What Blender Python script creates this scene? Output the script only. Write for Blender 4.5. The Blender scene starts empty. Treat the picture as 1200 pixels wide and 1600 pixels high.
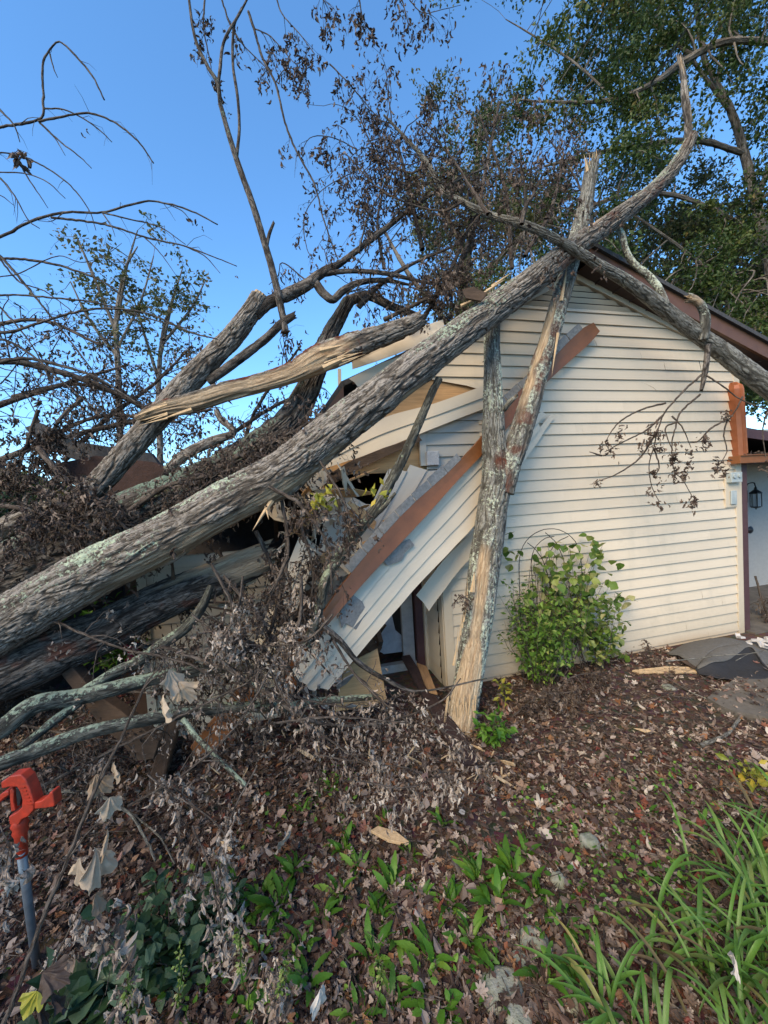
import bpy, math, random
import numpy as np
rng = np.random.default_rng(7); random.seed(7)
sc = bpy.context.scene
# ------------------------------------------------------------------ camera
FPX, CAMH = 600.0, 1.7
PITCH, ROLL = -math.atan(25/600), -0.06
def _rx(a): c,s=math.cos(a),math.sin(a); return np.array([[1,0,0],[0,c,-s],[0,s,c]])
def _rz(a): c,s=math.cos(a),math.sin(a); return np.array([[c,-s,0],[s,c,0],[0,0,1]])
RC = _rx(math.pi/2+PITCH)@_rz(ROLL)
CAM = np.array([0,0,CAMH])
cd = bpy.data.cameras.new("camera"); cam = bpy.data.objects.new("camera", cd); sc.collection.objects.link(cam)
import mathutils
cam.matrix_world = mathutils.Matrix.Translation((0,0,CAMH)) @ mathutils.Matrix(RC.tolist()).to_4x4()
cd.sensor_fit='VERTICAL'; cd.sensor_height=36; cd.lens=36*FPX/1600; cd.clip_start=0.05; cd.clip_end=3000
sc.camera = cam
# ------------------------------------------------------------------ world, sun, exposure
SUN_EL, SUN_AZ = 40, 212      # degrees; azimuth clockwise from +Y
w = bpy.data.worlds.new("World"); sc.world = w; w.use_nodes = True
nt = w.node_tree; bg = nt.nodes['Background']
sky = nt.nodes.new('ShaderNodeTexSky'); sky.sky_type='NISHITA'; sky.sun_disc=False
sky.sun_elevation=math.radians(SUN_EL); sky.sun_rotation=math.radians(SUN_AZ)
sky.air_density=1.1; sky.dust_density=0.0; sky.ozone_density=9.0; sky.altitude=200
hs=nt.nodes.new('ShaderNodeHueSaturation'); hs.inputs['Saturation'].default_value=1.03; hs.inputs['Hue'].default_value=.493
nt.links.new(sky.outputs[0],hs.inputs['Color']); nt.links.new(hs.outputs[0], bg.inputs[0]); bg.inputs[1].default_value=0.15
sl = bpy.data.lights.new("sun",'SUN'); sun = bpy.data.objects.new("sun", sl); sc.collection.objects.link(sun)
sl.energy=2.65; sl.angle=math.radians(42); sl.color=(1,0.80,0.53)
e,a = math.radians(SUN_EL), math.radians(SUN_AZ)
sd = mathutils.Vector((math.sin(a)*math.cos(e), math.cos(a)*math.cos(e), math.sin(e)))
sun.rotation_euler = sd.to_track_quat('Z','Y').to_euler()
sc.view_settings.view_transform='Standard'; sc.view_settings.look='None'
sc.view_settings.exposure=1.2; sc.view_settings.gamma=1; sc.view_settings.use_curve_mapping=False

# ------------------------------------------------------------------ measuring helpers
def ray(x,y): return RC@np.array([(x-600)/FPX,(800-y)/FPX,-1.0])
def P(x,y,Z): return CAM+ray(x,y)*Z
TP = 4.07e-4*600; PSI=math.atan(TP)
W0=np.array([0,3.16,0.]); WD=np.array([math.cos(PSI),math.sin(PSI),0]); WN=np.array([math.sin(PSI),-math.cos(PSI),0])
UP=np.array([0,0,1.])
def WP(s,z,off=0): return W0+WD*s+WN*off+UP*z            # point in the gable wall's own coordinates
def WS(x,y,off=0):
    d=ray(x,y); t=((W0+WN*off-CAM)@WN)/(d@WN); p=CAM+d*t; return float((p-W0)@WD), float(p[2])
def W(x,y,off=0): s,z=WS(x,y,off); return WP(s,z,off)
def G(x,y,z=0.0): d=ray(x,y); t=(z-CAMH)/d[2]; return CAM+d*t

# ------------------------------------------------------------------ noise
def _h(ix,iy,iz,seed):
    n=(ix.astype(np.int64)*374761393+iy.astype(np.int64)*668265263+iz.astype(np.int64)*2147483647+seed*144665)&0xffffffff
    n=((n^(n>>13))*1274126177)&0xffffffff; n=(n^(n>>16))
    return (n&0xffff)/65535.0
def noise(p,seed=0):
    p=np.asarray(p,float); i=np.floor(p).astype(np.int64); f=p-i; f=f*f*(3-2*f); r=0
    for dx in (0,1):
        for dy in (0,1):
            for dz in (0,1):
                wt=(f[...,0] if dx else 1-f[...,0])*(f[...,1] if dy else 1-f[...,1])*(f[...,2] if dz else 1-f[...,2])
                r=r+wt*_h(i[...,0]+dx,i[...,1]+dy,i[...,2]+dz,seed)
    return r
def fbm(p,o=3,seed=0):
    r=0;a=.5;t=0
    for k in range(o): r=r+a*noise(np.asarray(p)*2**k+k*7.3,seed+k); t+=a; a*=.5
    return r/t

# ------------------------------------------------------------------ object helpers
COL = sc.collection
def tag(o,label=None,cat=None,group=None,kind=None):
    if label: o['label']=label
    if cat: o['category']=cat
    if group: o['group']=group
    if kind: o['kind']=kind
    return o
def empty(name,loc,label,cat,group=None):
    o=bpy.data.objects.new(name,None); COL.objects.link(o); o.location=tuple(loc); o.empty_display_size=.1
    o['_b']=1; del o['_b']
    return tag(o,label,cat,group)
def mk(name,V,F,mat,parent=None,attrs=None,smooth=False,mi=None):
    """V (n,3) world coordinates; F list of int arrays (m,k)"""
    V=np.asarray(V,float)
    F=[np.asarray(f,int) for f in (F if isinstance(F,list) else [F]) if len(f)]
    me=bpy.data.meshes.new(name)
    org=np.zeros(3)
    if parent is not None:
        q_=parent
        while q_ is not None: org=org+np.array(q_.location); q_=q_.parent
    else: org=np.array([V[:,0].mean(),V[:,1].mean(),V[:,2].min()])
    Vl=V-org
    me.vertices.add(len(V)); me.vertices.foreach_set('co',Vl.ravel().astype(np.float32))
    nl=sum(f.size for f in F); npoly=sum(len(f) for f in F)
    me.loops.add(nl); me.loops.foreach_set('vertex_index',np.concatenate([f.ravel() for f in F]).astype(np.int32))
    me.polygons.add(npoly)
    st=[];c=0
    for f in F: st.append(c+np.arange(len(f))*f.shape[1]); c+=f.size
    me.polygons.foreach_set('loop_start',np.concatenate(st).astype(np.int32))
    me.polygons.foreach_set('use_smooth',np.full(npoly,bool(smooth)))
    mats=mat if isinstance(mat,(list,tuple)) else [mat]
    for m in mats: me.materials.append(m)
    if mi is not None: me.polygons.foreach_set('material_index',np.asarray(mi,np.int32))
    me.update(calc_edges=True); me.validate()
    for k,v in (attrs or {}).items():
        v=np.asarray(v,np.float32)
        if v.ndim==1: at=me.attributes.new(k,'FLOAT','POINT'); at.data.foreach_set('value',v)
        else: at=me.attributes.new(k,'FLOAT_VECTOR','POINT'); at.data.foreach_set('vector',v.ravel())
    o=bpy.data.objects.new(name,me); COL.objects.link(o)
    if parent is not None: o.parent=parent
    else: o.location=tuple(org)
    return o
class Acc:
    def __init__(s): s.V=[];s.F={};s.n=0;s.A={}
    def add(s,V,F,**at):
        V=np.asarray(V,float); s.V.append(V)
        for f in (F if isinstance(F,list) else [F]):
            f=np.asarray(f,int)
            if len(f): s.F.setdefault(f.shape[1],[]).append(f+s.n)
        for k,v in at.items():
            v=np.asarray(v,float)
            if v.ndim==0: v=np.full(len(V),float(v))
            s.A.setdefault(k,[]).append(v)
        s.n+=len(V)
    def build(s,name,mat,parent=None,smooth=False):
        return mk(name,np.concatenate(s.V),[np.concatenate(v) for v in s.F.values()],mat,parent,{k:np.concatenate(v) for k,v in s.A.items()},smooth)
class Each:
    def __init__(s): s.L=[]
    def add(s,V,F,**k): s.L.append((V,F))
    def build(s,name,mat,parent):
        for V,F in s.L: mk(name,V,F,mat,parent)
def boxm(c,ax,ay,az,hx,hy,hz):
    c=np.asarray(c,float); V=[]
    for sx in(-1,1):
        for sy in(-1,1):
            for sz in(-1,1): V.append(c+ax*hx*sx+ay*hy*sy+az*hz*sz)
    F=[(0,1,3,2),(4,6,7,5),(0,4,5,1),(2,3,7,6),(0,2,6,4),(1,5,7,3)]
    return np.array(V),np.array(F)
def wbox(acc,s0,s1,z0,z1,o0,o1):
    V,F=boxm(WP((s0+s1)/2,(z0+z1)/2,(o0+o1)/2),WD,WN,UP,abs(s1-s0)/2,abs(o1-o0)/2,abs(z1-z0)/2); acc.add(V,F)
def prism(front,thick,nrm):
    front=np.asarray(front,float); n=len(front); V=np.concatenate([front,front-np.asarray(nrm)*thick])
    return V,n
def poly_prism(acc,front,thick,nrm):
    V,n=prism(front,thick,nrm)
    acc.add(V,[np.array([list(range(n))]),np.array([list(range(2*n-1,n-1,-1))]),np.array([(i,i+n,(i+1)%n+n,(i+1)%n) for i in range(n)])])
def bevel(o,wd=.004,seg=2):
    m=o.modifiers.new('bevel','BEVEL'); m.width=wd; m.segments=seg; m.limit_method='ANGLE'; return o
def solid(o,t=.002):
    m=o.modifiers.new('solid','SOLIDIFY'); m.thickness=t; m.offset=-1; return o

# ------------------------------------------------------------------ materials
def new(name):
    m=bpy.data.materials.new(name); m.use_nodes=True; nt=m.node_tree; b=nt.nodes['Principled BSDF']; return m,nt,b
def N(nt,t,**kw):
    n=nt.nodes.new(t)
    for k,v in kw.items(): setattr(n,k,v)
    return n
def attr(nt,n): a=N(nt,'ShaderNodeAttribute'); a.attribute_name=n; return a
def ramp(nt,fac,stops):
    r=N(nt,'ShaderNodeValToRGB'); e=r.color_ramp.elements
    while len(e)<len(stops): e.new(.5)
    for i,(p,c) in enumerate(stops): e[i].position=p; e[i].color=(*c,1)
    nt.links.new(fac,r.inputs[0]); return r
def mixc(nt,fac,a,b,mode='MIX'):
    m=N(nt,'ShaderNodeMix',data_type='RGBA',blend_type=mode)
    for i,v in ((0,fac),(6,a),(7,b)):
        if hasattr(v,'is_linked') : nt.links.new(v,m.inputs[i])
        elif isinstance(v,(int,float)): m.inputs[i].default_value=v
        else: m.inputs[i].default_value=(*v,1)
    return m.outputs[2]
def noi(nt,vec,scale,detail=4,rough=.6,sc3=None):
    if sc3:
        mp=N(nt,'ShaderNodeMapping'); mp.inputs['Scale'].default_value=sc3; nt.links.new(vec,mp.inputs[0]); vec=mp.outputs[0]
    n=N(nt,'ShaderNodeTexNoise'); n.inputs['Scale'].default_value=scale; n.inputs['Detail'].default_value=detail; n.inputs['Roughness'].default_value=rough
    nt.links.new(vec,n.inputs['Vector']); return n.outputs['Fac']
def objco(nt): return N(nt,'ShaderNodeTexCoord').outputs['Object']
def bump(nt,b,h,st=.5,dist=.01):
    bp=N(nt,'ShaderNodeBump'); bp.inputs['Strength'].default_value=st; bp.inputs['Distance'].default_value=dist
    nt.links.new(h,bp.inputs['Height']); nt.links.new(bp.outputs[0],b.inputs['Normal'])
def mathn(nt,op,a,b=None):
    m=N(nt,'ShaderNodeMath',operation=op)
    for i,v in enumerate((a,b)):
        if v is None: continue
        if isinstance(v,(int,float)): m.inputs[i].default_value=v
        else: nt.links.new(v,m.inputs[i])
    return m.outputs[0]

def bark_mat(name,lo,mid,hi,lich=(.30,.36,.27),red=(.11,.038,.022)):
    m,nt,b=new(name); co=attr(nt,'bco').outputs['Vector']; h=attr(nt,'h').outputs['Fac']
    fine=noi(nt,co,60,5,.7,(1,1,.25))
    hh=mathn(nt,'ADD',h,mathn(nt,'MULTIPLY',mathn(nt,'SUBTRACT',fine,.5),.6))
    base=ramp(nt,hh,[(.0,tuple(.5*(a_+b_) for a_,b_ in zip(lo,mid))),(.4,mid),(.95,hi)]).outputs[0]
    def crk(sc_,st_,w_):
        n_=noi(nt,co,sc_,3,.55,(1,1,st_)); return ramp(nt,mathn(nt,'ABSOLUTE',mathn(nt,'SUBTRACT',n_,.5)),[(0,(0,0,0)),(w_,(1,1,1))]).outputs[0]
    ck=mathn(nt,'MULTIPLY',crk(52,.11,.03),mathn(nt,'ADD',.45,mathn(nt,'MULTIPLY',crk(95,.2,.035),.55)))
    base=mixc(nt,mathn(nt,'ADD',.12,mathn(nt,'MULTIPLY',ck,.88)),lo,base)
    big=noi(nt,co,5,3,.6); base=mixc(nt,mathn(nt,'MULTIPLY',big,.5),base,tuple(c*.55 for c in mid))
    lm=mathn(nt,'ADD',attr(nt,'lich').outputs['Fac'],mathn(nt,'MULTIPLY',mathn(nt,'SUBTRACT',noi(nt,co,45,4,.75),.5),1.7))
    lmk=ramp(nt,lm,[(.52,(0,0,0)),(.62,(1,1,1))]).outputs[0]
    lc=mixc(nt,noi(nt,co,25,2),lich,tuple(c*1.45 for c in lich))
    base=mixc(nt,lmk,base,lc)
    base=mixc(nt,attr(nt,'red').outputs['Fac'],base,mixc(nt,fine,tuple(c*.45 for c in red),tuple(c*1.5 for c in red)))
    fib=noi(nt,co,90,4,.7,(1,1,.06)); fib2=noi(nt,co,9,3,.6,(1,1,.15))
    wood=ramp(nt,mathn(nt,'ADD',mathn(nt,'MULTIPLY',fib,.6),mathn(nt,'MULTIPLY',fib2,.4)),[(.28,(.15,.085,.045)),(.46,(.40,.285,.175)),(.60,(.55,.43,.28)),(.74,(.70,.58,.40))]).outputs[0]
    wood=mixc(nt,attr(nt,'grey').outputs['Fac'],wood,(.20,.165,.12))
    col=mixc(nt,attr(nt,'wood').outputs['Fac'],base,wood)
    nt.links.new(col,b.inputs['Base Color']); b.inputs['Roughness'].default_value=.92; b.inputs['Specular IOR Level'].default_value=.2
    bh=mathn(nt,'ADD',mathn(nt,'MULTIPLY',fine,.6),mathn(nt,'ADD',mathn(nt,'MULTIPLY',fib,.5),mathn(nt,'MULTIPLY',lmk,.4)))
    bh=mathn(nt,'ADD',bh,mathn(nt,'MULTIPLY',ck,1.1))
    bump(nt,b,bh,.8,.006); return m
M={}
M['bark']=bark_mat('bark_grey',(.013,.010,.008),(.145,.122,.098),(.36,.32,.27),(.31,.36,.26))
M['bark_lichen']=bark_mat('bark_lichen',(.03,.025,.02),(.15,.14,.115),(.32,.31,.27),(.37,.40,.31),(.12,.042,.025))
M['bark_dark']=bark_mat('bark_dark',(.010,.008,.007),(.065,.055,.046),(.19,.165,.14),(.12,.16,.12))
M['bark_moss']=bark_mat('bark_moss',(.02,.018,.014),(.07,.068,.055),(.17,.165,.13),(.23,.27,.19))
M['bark_twig']=bark_mat('bark_twig',(.03,.022,.018),(.09,.07,.055),(.18,.15,.125),(.26,.33,.25))
def leaf_mat(name,stops,trans=.3,rough=.6,vein=True,spec=.3):
    m,nt,b=new(name); r=attr(nt,'rnd').outputs['Fac']
    base=ramp(nt,r,stops).outputs[0]
    n=noi(nt,objco(nt),40,3,.6); base=mixc(nt,mathn(nt,'MULTIPLY',n,.5),base,mixc(nt,1.0,base,(.45,.42,.4),'MULTIPLY'))
    nt.links.new(base,b.inputs['Base Color']); b.inputs['Roughness'].default_value=rough; b.inputs['Specular IOR Level'].default_value=spec
    if trans:
        t=N(nt,'ShaderNodeBsdfTranslucent'); nt.links.new(base,t.inputs[0]); mx=N(nt,'ShaderNodeMixShader'); mx.inputs[0].default_value=trans
        nt.links.new(b.outputs[0],mx.inputs[1]); nt.links.new(t.outputs[0],mx.inputs[2]); nt.links.new(mx.outputs[0],nt.nodes['Material Output'].inputs[0])
    if vein: bump(nt,b,noi(nt,objco(nt),120,2,.6),.5,.002)
    return m
M['dead']=leaf_mat('dead_leaf',[(0,(.030,.019,.014)),(.35,(.075,.050,.037)),(.7,(.15,.11,.083)),(1,(.34,.27,.21))],.12)
M['dead_pale']=leaf_mat('dead_leaf_pale',[(0,(.08,.052,.036)),(.35,(.26,.195,.15)),(.7,(.50,.41,.325)),(1,(.78,.68,.56))],.15)
M['litter']=leaf_mat('leaf_litter',[(0,(.022,.015,.012)),(.18,(.06,.036,.026)),(.34,(.10,.058,.042)),(.44,(.16,.10,.068)),(.54,(.12,.092,.072)),(.70,(.25,.19,.155)),(.82,(.33,.26,.21)),(.89,(.24,.12,.05)),(.94,(.17,.04,.028)),(1,(.50,.43,.35))],.08,.7)
M['bushgreen']=leaf_mat('bush_leaf',[(0,(.055,.13,.018)),(.5,(.13,.25,.035)),(.85,(.24,.36,.07)),(1,(.42,.46,.14))],.4,.45)
M['cream']=leaf_mat('dead_leaf_cream',[(0,(.16,.10,.06)),(.5,(.40,.29,.19)),(1,(.66,.53,.38))],.3)
M['oak']=leaf_mat('oak_foliage',[(0,(.025,.05,.010)),(.5,(.055,.095,.02)),(.85,(.11,.14,.03)),(1,(.22,.12,.035))],.3,.5)
M['oak_olive']=leaf_mat('olive_foliage',[(0,(.045,.065,.022)),(.5,(.10,.12,.04)),(.8,(.16,.14,.06)),(1,(.22,.14,.075))],.3,.5)
M['conifer']=leaf_mat('conifer_foliage',[(0,(.012,.028,.010)),(1,(.03,.06,.02))],.1)
M['weed']=leaf_mat('weed_leaf',[(0,(.05,.13,.015)),(.6,(.10,.24,.025)),(1,(.20,.34,.05))],.35,.45)
M['lily']=leaf_mat('strap_leaf',[(0,(.16,.11,.06)),(.10,(.15,.12,.05)),(.14,(.055,.13,.02)),(.6,(.12,.25,.04)),(.93,(.18,.28,.07)),(1,(.36,.30,.10))],.3,.4)
M['darkleaf']=leaf_mat('shrub_leaf_dark',[(0,(.016,.042,.015)),(.7,(.04,.085,.035)),(1,(.14,.20,.12))],.2,.5)
M['vine']=leaf_mat('vine_leaf',[(0,(.07,.14,.025)),(.5,(.17,.27,.05)),(.8,(.34,.38,.11)),(1,(.50,.46,.24))],.4,.45)
M['yellow']=leaf_mat('yellow_leaf',[(0,(.20,.24,.03)),(.6,(.42,.40,.06)),(1,(.55,.42,.05))],.35,.45)
M['red']=leaf_mat('red_flower',[(0,(.30,.01,.04)),(1,(.60,.03,.10))],.3,.5)

def siding_mat(name,c,rough=.5):
    m,nt,b=new(name); co=objco(nt)
    g=noi(nt,co,3,5,.7); d=noi(nt,co,20,4,.7); 
    col=mixc(nt,mathn(nt,'MULTIPLY',g,.22),c,tuple(x*.7 for x in c))
    sp=ramp(nt,noi(nt,co,2.2,6,.75),[(.56,(0,0,0)),(.72,(1,1,1))]).outputs[0]
    col=mixc(nt,mathn(nt,'MULTIPLY',sp,.22),col,(.34,.31,.25))
    pr=attr(nt,'rnd').outputs['Fac']; col=mixc(nt,mathn(nt,'MULTIPLY',pr,.20),col,tuple(x*.6 for x in c))
    col=mixc(nt,mathn(nt,'MULTIPLY',mathn(nt,'POWER',attr(nt,'dirt').outputs['Fac'],1.5),.8),col,(.16,.135,.10))  # shadow line under each lap, painted into the colour
    # splash dirt near the ground (stays with the wall)
    geo=N(nt,'ShaderNodeNewGeometry'); sx=N(nt,'ShaderNodeSeparateXYZ'); nt.links.new(geo.outputs['Position'],sx.inputs[0])
    dz=mathn(nt,'MULTIPLY',ramp(nt,mathn(nt,'ADD',sx.outputs[2],mathn(nt,'MULTIPLY',d,.3)),[(.08,(1,1,1)),(.6,(0,0,0))]).outputs[0],.6)
    col=mixc(nt,dz,col,(.33,.27,.18))
    col=mixc(nt,mathn(nt,'MULTIPLY',ramp(nt,noi(nt,co,1.6,5,.8,(1,1,.18)),[(.52,(0,0,0)),(.7,(1,1,1))]).outputs[0],.22),col,(.30,.29,.22))
    nt.links.new(col,b.inputs['Base Color']); b.inputs['Roughness'].default_value=rough; b.inputs['Specular IOR Level'].default_value=.35
    grain=noi(nt,co,30,4,.6,(.25,.25,2.5)); bump(nt,b,grain,.25,.002); return m
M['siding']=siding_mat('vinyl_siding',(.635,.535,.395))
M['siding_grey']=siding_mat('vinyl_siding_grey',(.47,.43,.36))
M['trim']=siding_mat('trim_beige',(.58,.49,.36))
def plain(name,c,rough=.6,var=.3,scale=12,bs=.3,bd=.003,metal=0,c2=None,sc3=None,spec=.4):
    m,nt,b=new(name); co=objco(nt); n=noi(nt,co,scale,6,.7,sc3)
    c2=c2 or tuple(x*(1-var) for x in c)
    r=ramp(nt,n,[(.3,c2),(.7,c)]).outputs[0]; nt.links.new(r,b.inputs['Base Color'])
    b.inputs['Roughness'].default_value=rough; b.inputs['Metallic'].default_value=metal; b.inputs['Specular IOR Level'].default_value=spec
    bump(nt,b,noi(nt,co,scale*4,4,.7,sc3),bs,bd); return m
M['brown']=plain('brown_paint',(.25,.092,.030),.42,.3,8)
M['brown_dark']=plain('brown_paint_dark',(.125,.054,.024),.5,.3,8)
M['copper']=plain('copper_brown_metal',(.36,.12,.05),.32,.3,10,.15,.002,.35)
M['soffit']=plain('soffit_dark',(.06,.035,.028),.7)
M['maroon']=plain('maroon_post',(.085,.04,.042),.6,.3,20)
M['shingle']=plain('asphalt_shingle',(.075,.075,.078),.95,.6,60,.8,.004)
M['shingle_grey']=plain('shingle_grey',(.30,.285,.26),.9,.5,40,.6,.003)
M['ply']=plain('plywood',(.60,.35,.155),.75,.45,6,.4,.003,sc3=(.4,.4,6))
M['ply_end']=plain('plywood_flat',(.42,.24,.11),.8,.5,6,.4,.003,sc3=(6,1,.5))
M['timber']=plain('weathered_timber',(.095,.060,.038),.9,.6,8,.7,.006,sc3=(1,1,4))
M['timber_dark']=plain('rotted_dark_timber',(.05,.026,.021),.9,.55,14,.8,.008)
M['wood']=plain('fresh_split_wood',(.62,.44,.25),.8,.4,14,.9,.006,sc3=(3,3,.6))
M['white']=plain('painted_stucco_white',(.40,.385,.35),.85,.15,25,.9,.01)
M['black']=plain('black_iron',(.02,.02,.022),.45,.3,20)
M['glass']=plain('lantern_glass',(.35,.37,.38),.15,.2,10)
M['meter']=plain('meter_grey',(.42,.46,.45),.5,.2,15,c2=(.26,.31,.31))
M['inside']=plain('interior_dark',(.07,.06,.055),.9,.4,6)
M['frame']=plain('door_frame_grey',(.34,.34,.33),.6,.3,15)
M['cloth']=plain('pale_cloth',(.42,.44,.47),.9,.4,6,.5,.01)
M['mat_grey']=plain('rubber_mat_grey',(.115,.11,.10),.95,.35,40,.7,.004)
M['mat_black']=plain('rubber_mat_black',(.022,.022,.024),.8,.4,40,.6,.004)
M['conc']=plain('concrete',(.135,.118,.096),.92,.6,7,.6,.004)
M['stone']=plain('mossy_stone',(.30,.29,.26),.95,.5,14,.8,.01,c2=(.13,.15,.09))
M['orange']=plain('orange_plastic',(.50,.040,.015),.5,.3,30,.3,.002,c2=(.20,.03,.015))
M['steel']=plain('galvanised_tube',(.20,.23,.26),.42,.35,25,.2,.002,.5)
M['foam']=plain('white_packing',(.52,.50,.48),.9,.2,20,.9,.01)
def soil():
    m,nt,b=new('soil'); co=objco(nt); n=noi(nt,co,9,8,.75); v=N(nt,'ShaderNodeTexVoronoi'); v.inputs['Scale'].default_value=26; nt.links.new(co,v.inputs[0])
    c1=ramp(nt,n,[(.3,(.02,.013,.009)),(.55,(.055,.034,.024)),(.75,(.10,.065,.048))]).outputs[0]
    c2=mixc(nt,.45,c1,mixc(nt,1.0,v.outputs['Color'],(.13,.07,.05),'MULTIPLY')); 
    far=N(nt,'ShaderNodeNewGeometry'); ln=N(nt,'ShaderNodeVectorMath',operation='LENGTH'); nt.links.new(far.outputs['Position'],ln.inputs[0])
    fm=ramp(nt,mathn(nt,'DIVIDE',ln.outputs['Value'],30),[(.25,(0,0,0)),(.6,(1,1,1))]).outputs[0]
    c3=mixc(nt,fm,c2,(.05,.075,.022)); nt.links.new(c3,b.inputs['Base Color']); b.inputs['Roughness'].default_value=1
    bump(nt,b,n,.9,.03); return m
M['soil']=soil()

# ------------------------------------------------------------------ tubes and trunks
def spline(pts,n):
    p=np.asarray(pts,float); k=len(p)
    if k==2: t=np.linspace(0,1,n)[:,None]; return p[0]*(1-t)+p[1]*t
    d=np.r_[0,np.cumsum(np.linalg.norm(np.diff(p[:,:3],axis=0),axis=1))]; u=np.linspace(0,d[-1],n)
    m=np.zeros_like(p); m[1:-1]=(p[2:]-p[:-2])/(d[2:]-d[:-2])[:,None]; m[0]=(p[1]-p[0])/(d[1]-d[0]); m[-1]=(p[-1]-p[-2])/(d[-1]-d[-2])
    i=np.clip(np.searchsorted(d,u,'right')-1,0,k-2); h=(d[i+1]-d[i]); t=((u-d[i])/h)[:,None]; h=h[:,None]
    return (2*t**3-3*t**2+1)*p[i]+(t**3-2*t**2+t)*h*m[i]+(-2*t**3+3*t**2)*p[i+1]+(t**3-t**2)*h*m[i+1]
def frames(c):
    T=np.gradient(c,axis=0); T/=np.linalg.norm(T,axis=1)[:,None]+1e-12
    U=np.zeros_like(T); r=np.array([0,0,1.]) if abs(T[0][2])<.9 else np.array([1.,0,0])
    u=r-T[0]*(r@T[0]); u/=np.linalg.norm(u); U[0]=u
    for i in range(1,len(T)):
        u=u-T[i]*(u@T[i]); u/=np.linalg.norm(u)+1e-12; U[i]=u
    return T,U,np.cross(T,U)
def pix(path):  # (x,y,Z,half width px) -> world x,y,z,r
    a=np.array(path,float)[:,:2]; d=np.gradient(a,axis=0); d/=np.linalg.norm(d,axis=1)[:,None]+1e-9
    st=[math.sqrt(1+((-d[i,1]*(a[i,0]-600)+d[i,0]*(a[i,1]-800))/FPX)**2) for i in range(len(a))]
    return np.array([[*P(x,y,Z),hw*Z/FPX/st[i]] for i,(x,y,Z,hw) in enumerate(path)])
def trunk(name,path,mat,parent,amp=.010,seg=.012,around=None,lich=0.0,lichup=.3,woodf=None,redf=None,jag0=0,jag1=0,furrow=38,seed=0,pixels=True,greyf=None,knots=.06):
    p=pix(path) if pixels else np.asarray(path,float)
    L=np.linalg.norm(np.diff(p[:,:3],axis=0),axis=1).sum(); n=max(6,int(L/seg)); q=spline(p,n); c=q[:,:3]; r=np.maximum(q[:,3],.002)
    na=around or int(np.clip(2*math.pi*r.max()/(seg*.6),10,200))
    T,U,B=frames(c); th=np.linspace(0,2*math.pi,na,endpoint=False); s=np.r_[0,np.cumsum(np.linalg.norm(np.diff(c,axis=0),axis=1))]
    rm=float(np.median(r))
    ct,st=np.cos(th)[None,:],np.sin(th)[None,:]
    bco=np.stack([rm*ct+0*s[:,None],rm*st+0*s[:,None],s[:,None]+0*ct],-1)
    nrm=U[:,None,:]*ct[...,None]+B[:,None,:]*st[...,None]
    # interlaced ridges: warped stretched ridged noise
    wv=bco+.014*(np.stack([noise(bco*9,seed+1),noise(bco*9+5,seed+2),noise(bco*6+9,seed+3)],-1)-.5)*2
    sm=lambda x: x*x*(3-2*x)
    def crack(k,kz,sd_,w_): 
        v=np.abs(2*noise(wv*np.array([k,k,kz]),sd_)-1); return sm(np.clip(v/w_,0,1))
    c1=crack(furrow*.95,furrow*.15,seed+4,.24); c2=crack(furrow*1.9,furrow*.30,seed+5,.22); c3=crack(furrow*.8,furrow*.75,seed+8,.09)
    h=c1*(.45+.55*c2)*(.60+.40*c3)      # 1 = ridge plate, 0 = fissure
    h=np.clip(h*(.62+.6*noise(wv*np.array([furrow*.6,furrow*.6,furrow*.25]),seed+9)),0,1); fine=noise(bco*140,seed+6)
    lump=fbm(bco*np.array([7,7,3.]),3,seed+7)-.5
    wd=np.zeros(h.shape) if woodf is None else np.clip(woodf(s[:,None]/s[-1]+0*ct,nrm,fbm(bco*np.array([14,14,4]),3,seed+11)),0,1)
    fib=noise(bco*np.array([90,90,7.]),seed+12)+.6*noise(bco*np.array([30,30,2.]),seed+13)
    dr=(1-wd)*(amp*(h-.6)+amp*.25*(fine-.5))+wd*(-amp*.8+amp*.95*(fib-.8))
    R=r[:,None]*(1+knots*2.5*lump)+dr*np.minimum(1,r[:,None]/.03)
    V=c[:,None,:]+nrm*R[...,None]
    k=np.arange(n)
    def jag(i0,amt,sgn):
        sp=(noise(np.stack([np.cos(th)*7,np.sin(th)*7,th*0],-1),seed+20)**2*1.6+.5*noise(np.stack([np.cos(th)*25,np.sin(th)*25,th*0],-1),seed+21))
        for j in range(12):
            i=i0-sgn*j if sgn>0 else i0+j
            if 0<=i<n: V[i]+=T[i]*(sgn*amt*(sp-.6)*(1-j/12))[:,None]
    if jag1: jag(n-1,jag1,1)
    if jag0: jag(0,jag0,-1)
    Vf=V.reshape(-1,3); idx=np.arange(n*na).reshape(n,na); a=idx[:-1];b=np.roll(idx,-1,1)[:-1];c2=np.roll(idx,-1,1)[1:];d=idx[1:]
    F=[np.stack([a,b,c2,d],-1).reshape(-1,4)]
    extraV=[c[0]+T[0]*.01,c[-1]-T[-1]*(.01+.6*jag1)]; e0=n*na
    F.append(np.array([(idx[0][(i+1)%na],idx[0][i],e0) for i in range(na)]+[(idx[-1][i],idx[-1][(i+1)%na],e0+1) for i in range(na)]))
    Vf=np.concatenate([Vf,np.array(extraV)])
    ap=lambda x,v:np.concatenate([np.asarray(x).reshape(-1),[v,v]])
    up=nrm[...,2]
    li=lich+lichup*np.clip(up,-.2,1)+.9*(fbm(bco*np.array([8,8,4.]),4,seed+15)-.5); li=li*(1-wd)
    rd=np.zeros(h.shape) if redf is None else np.clip(redf(s[:,None]/s[-1]+0*ct,nrm,fbm(bco*12,3,seed+16)),0,1)*(1-wd)
    gr=np.zeros(h.shape) if greyf is None else np.clip(greyf(s[:,None]/s[-1]+0*ct,nrm,fbm(bco*np.array([10,10,3]),3,seed+17)),0,1)
    wcap=wd.copy()
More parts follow.
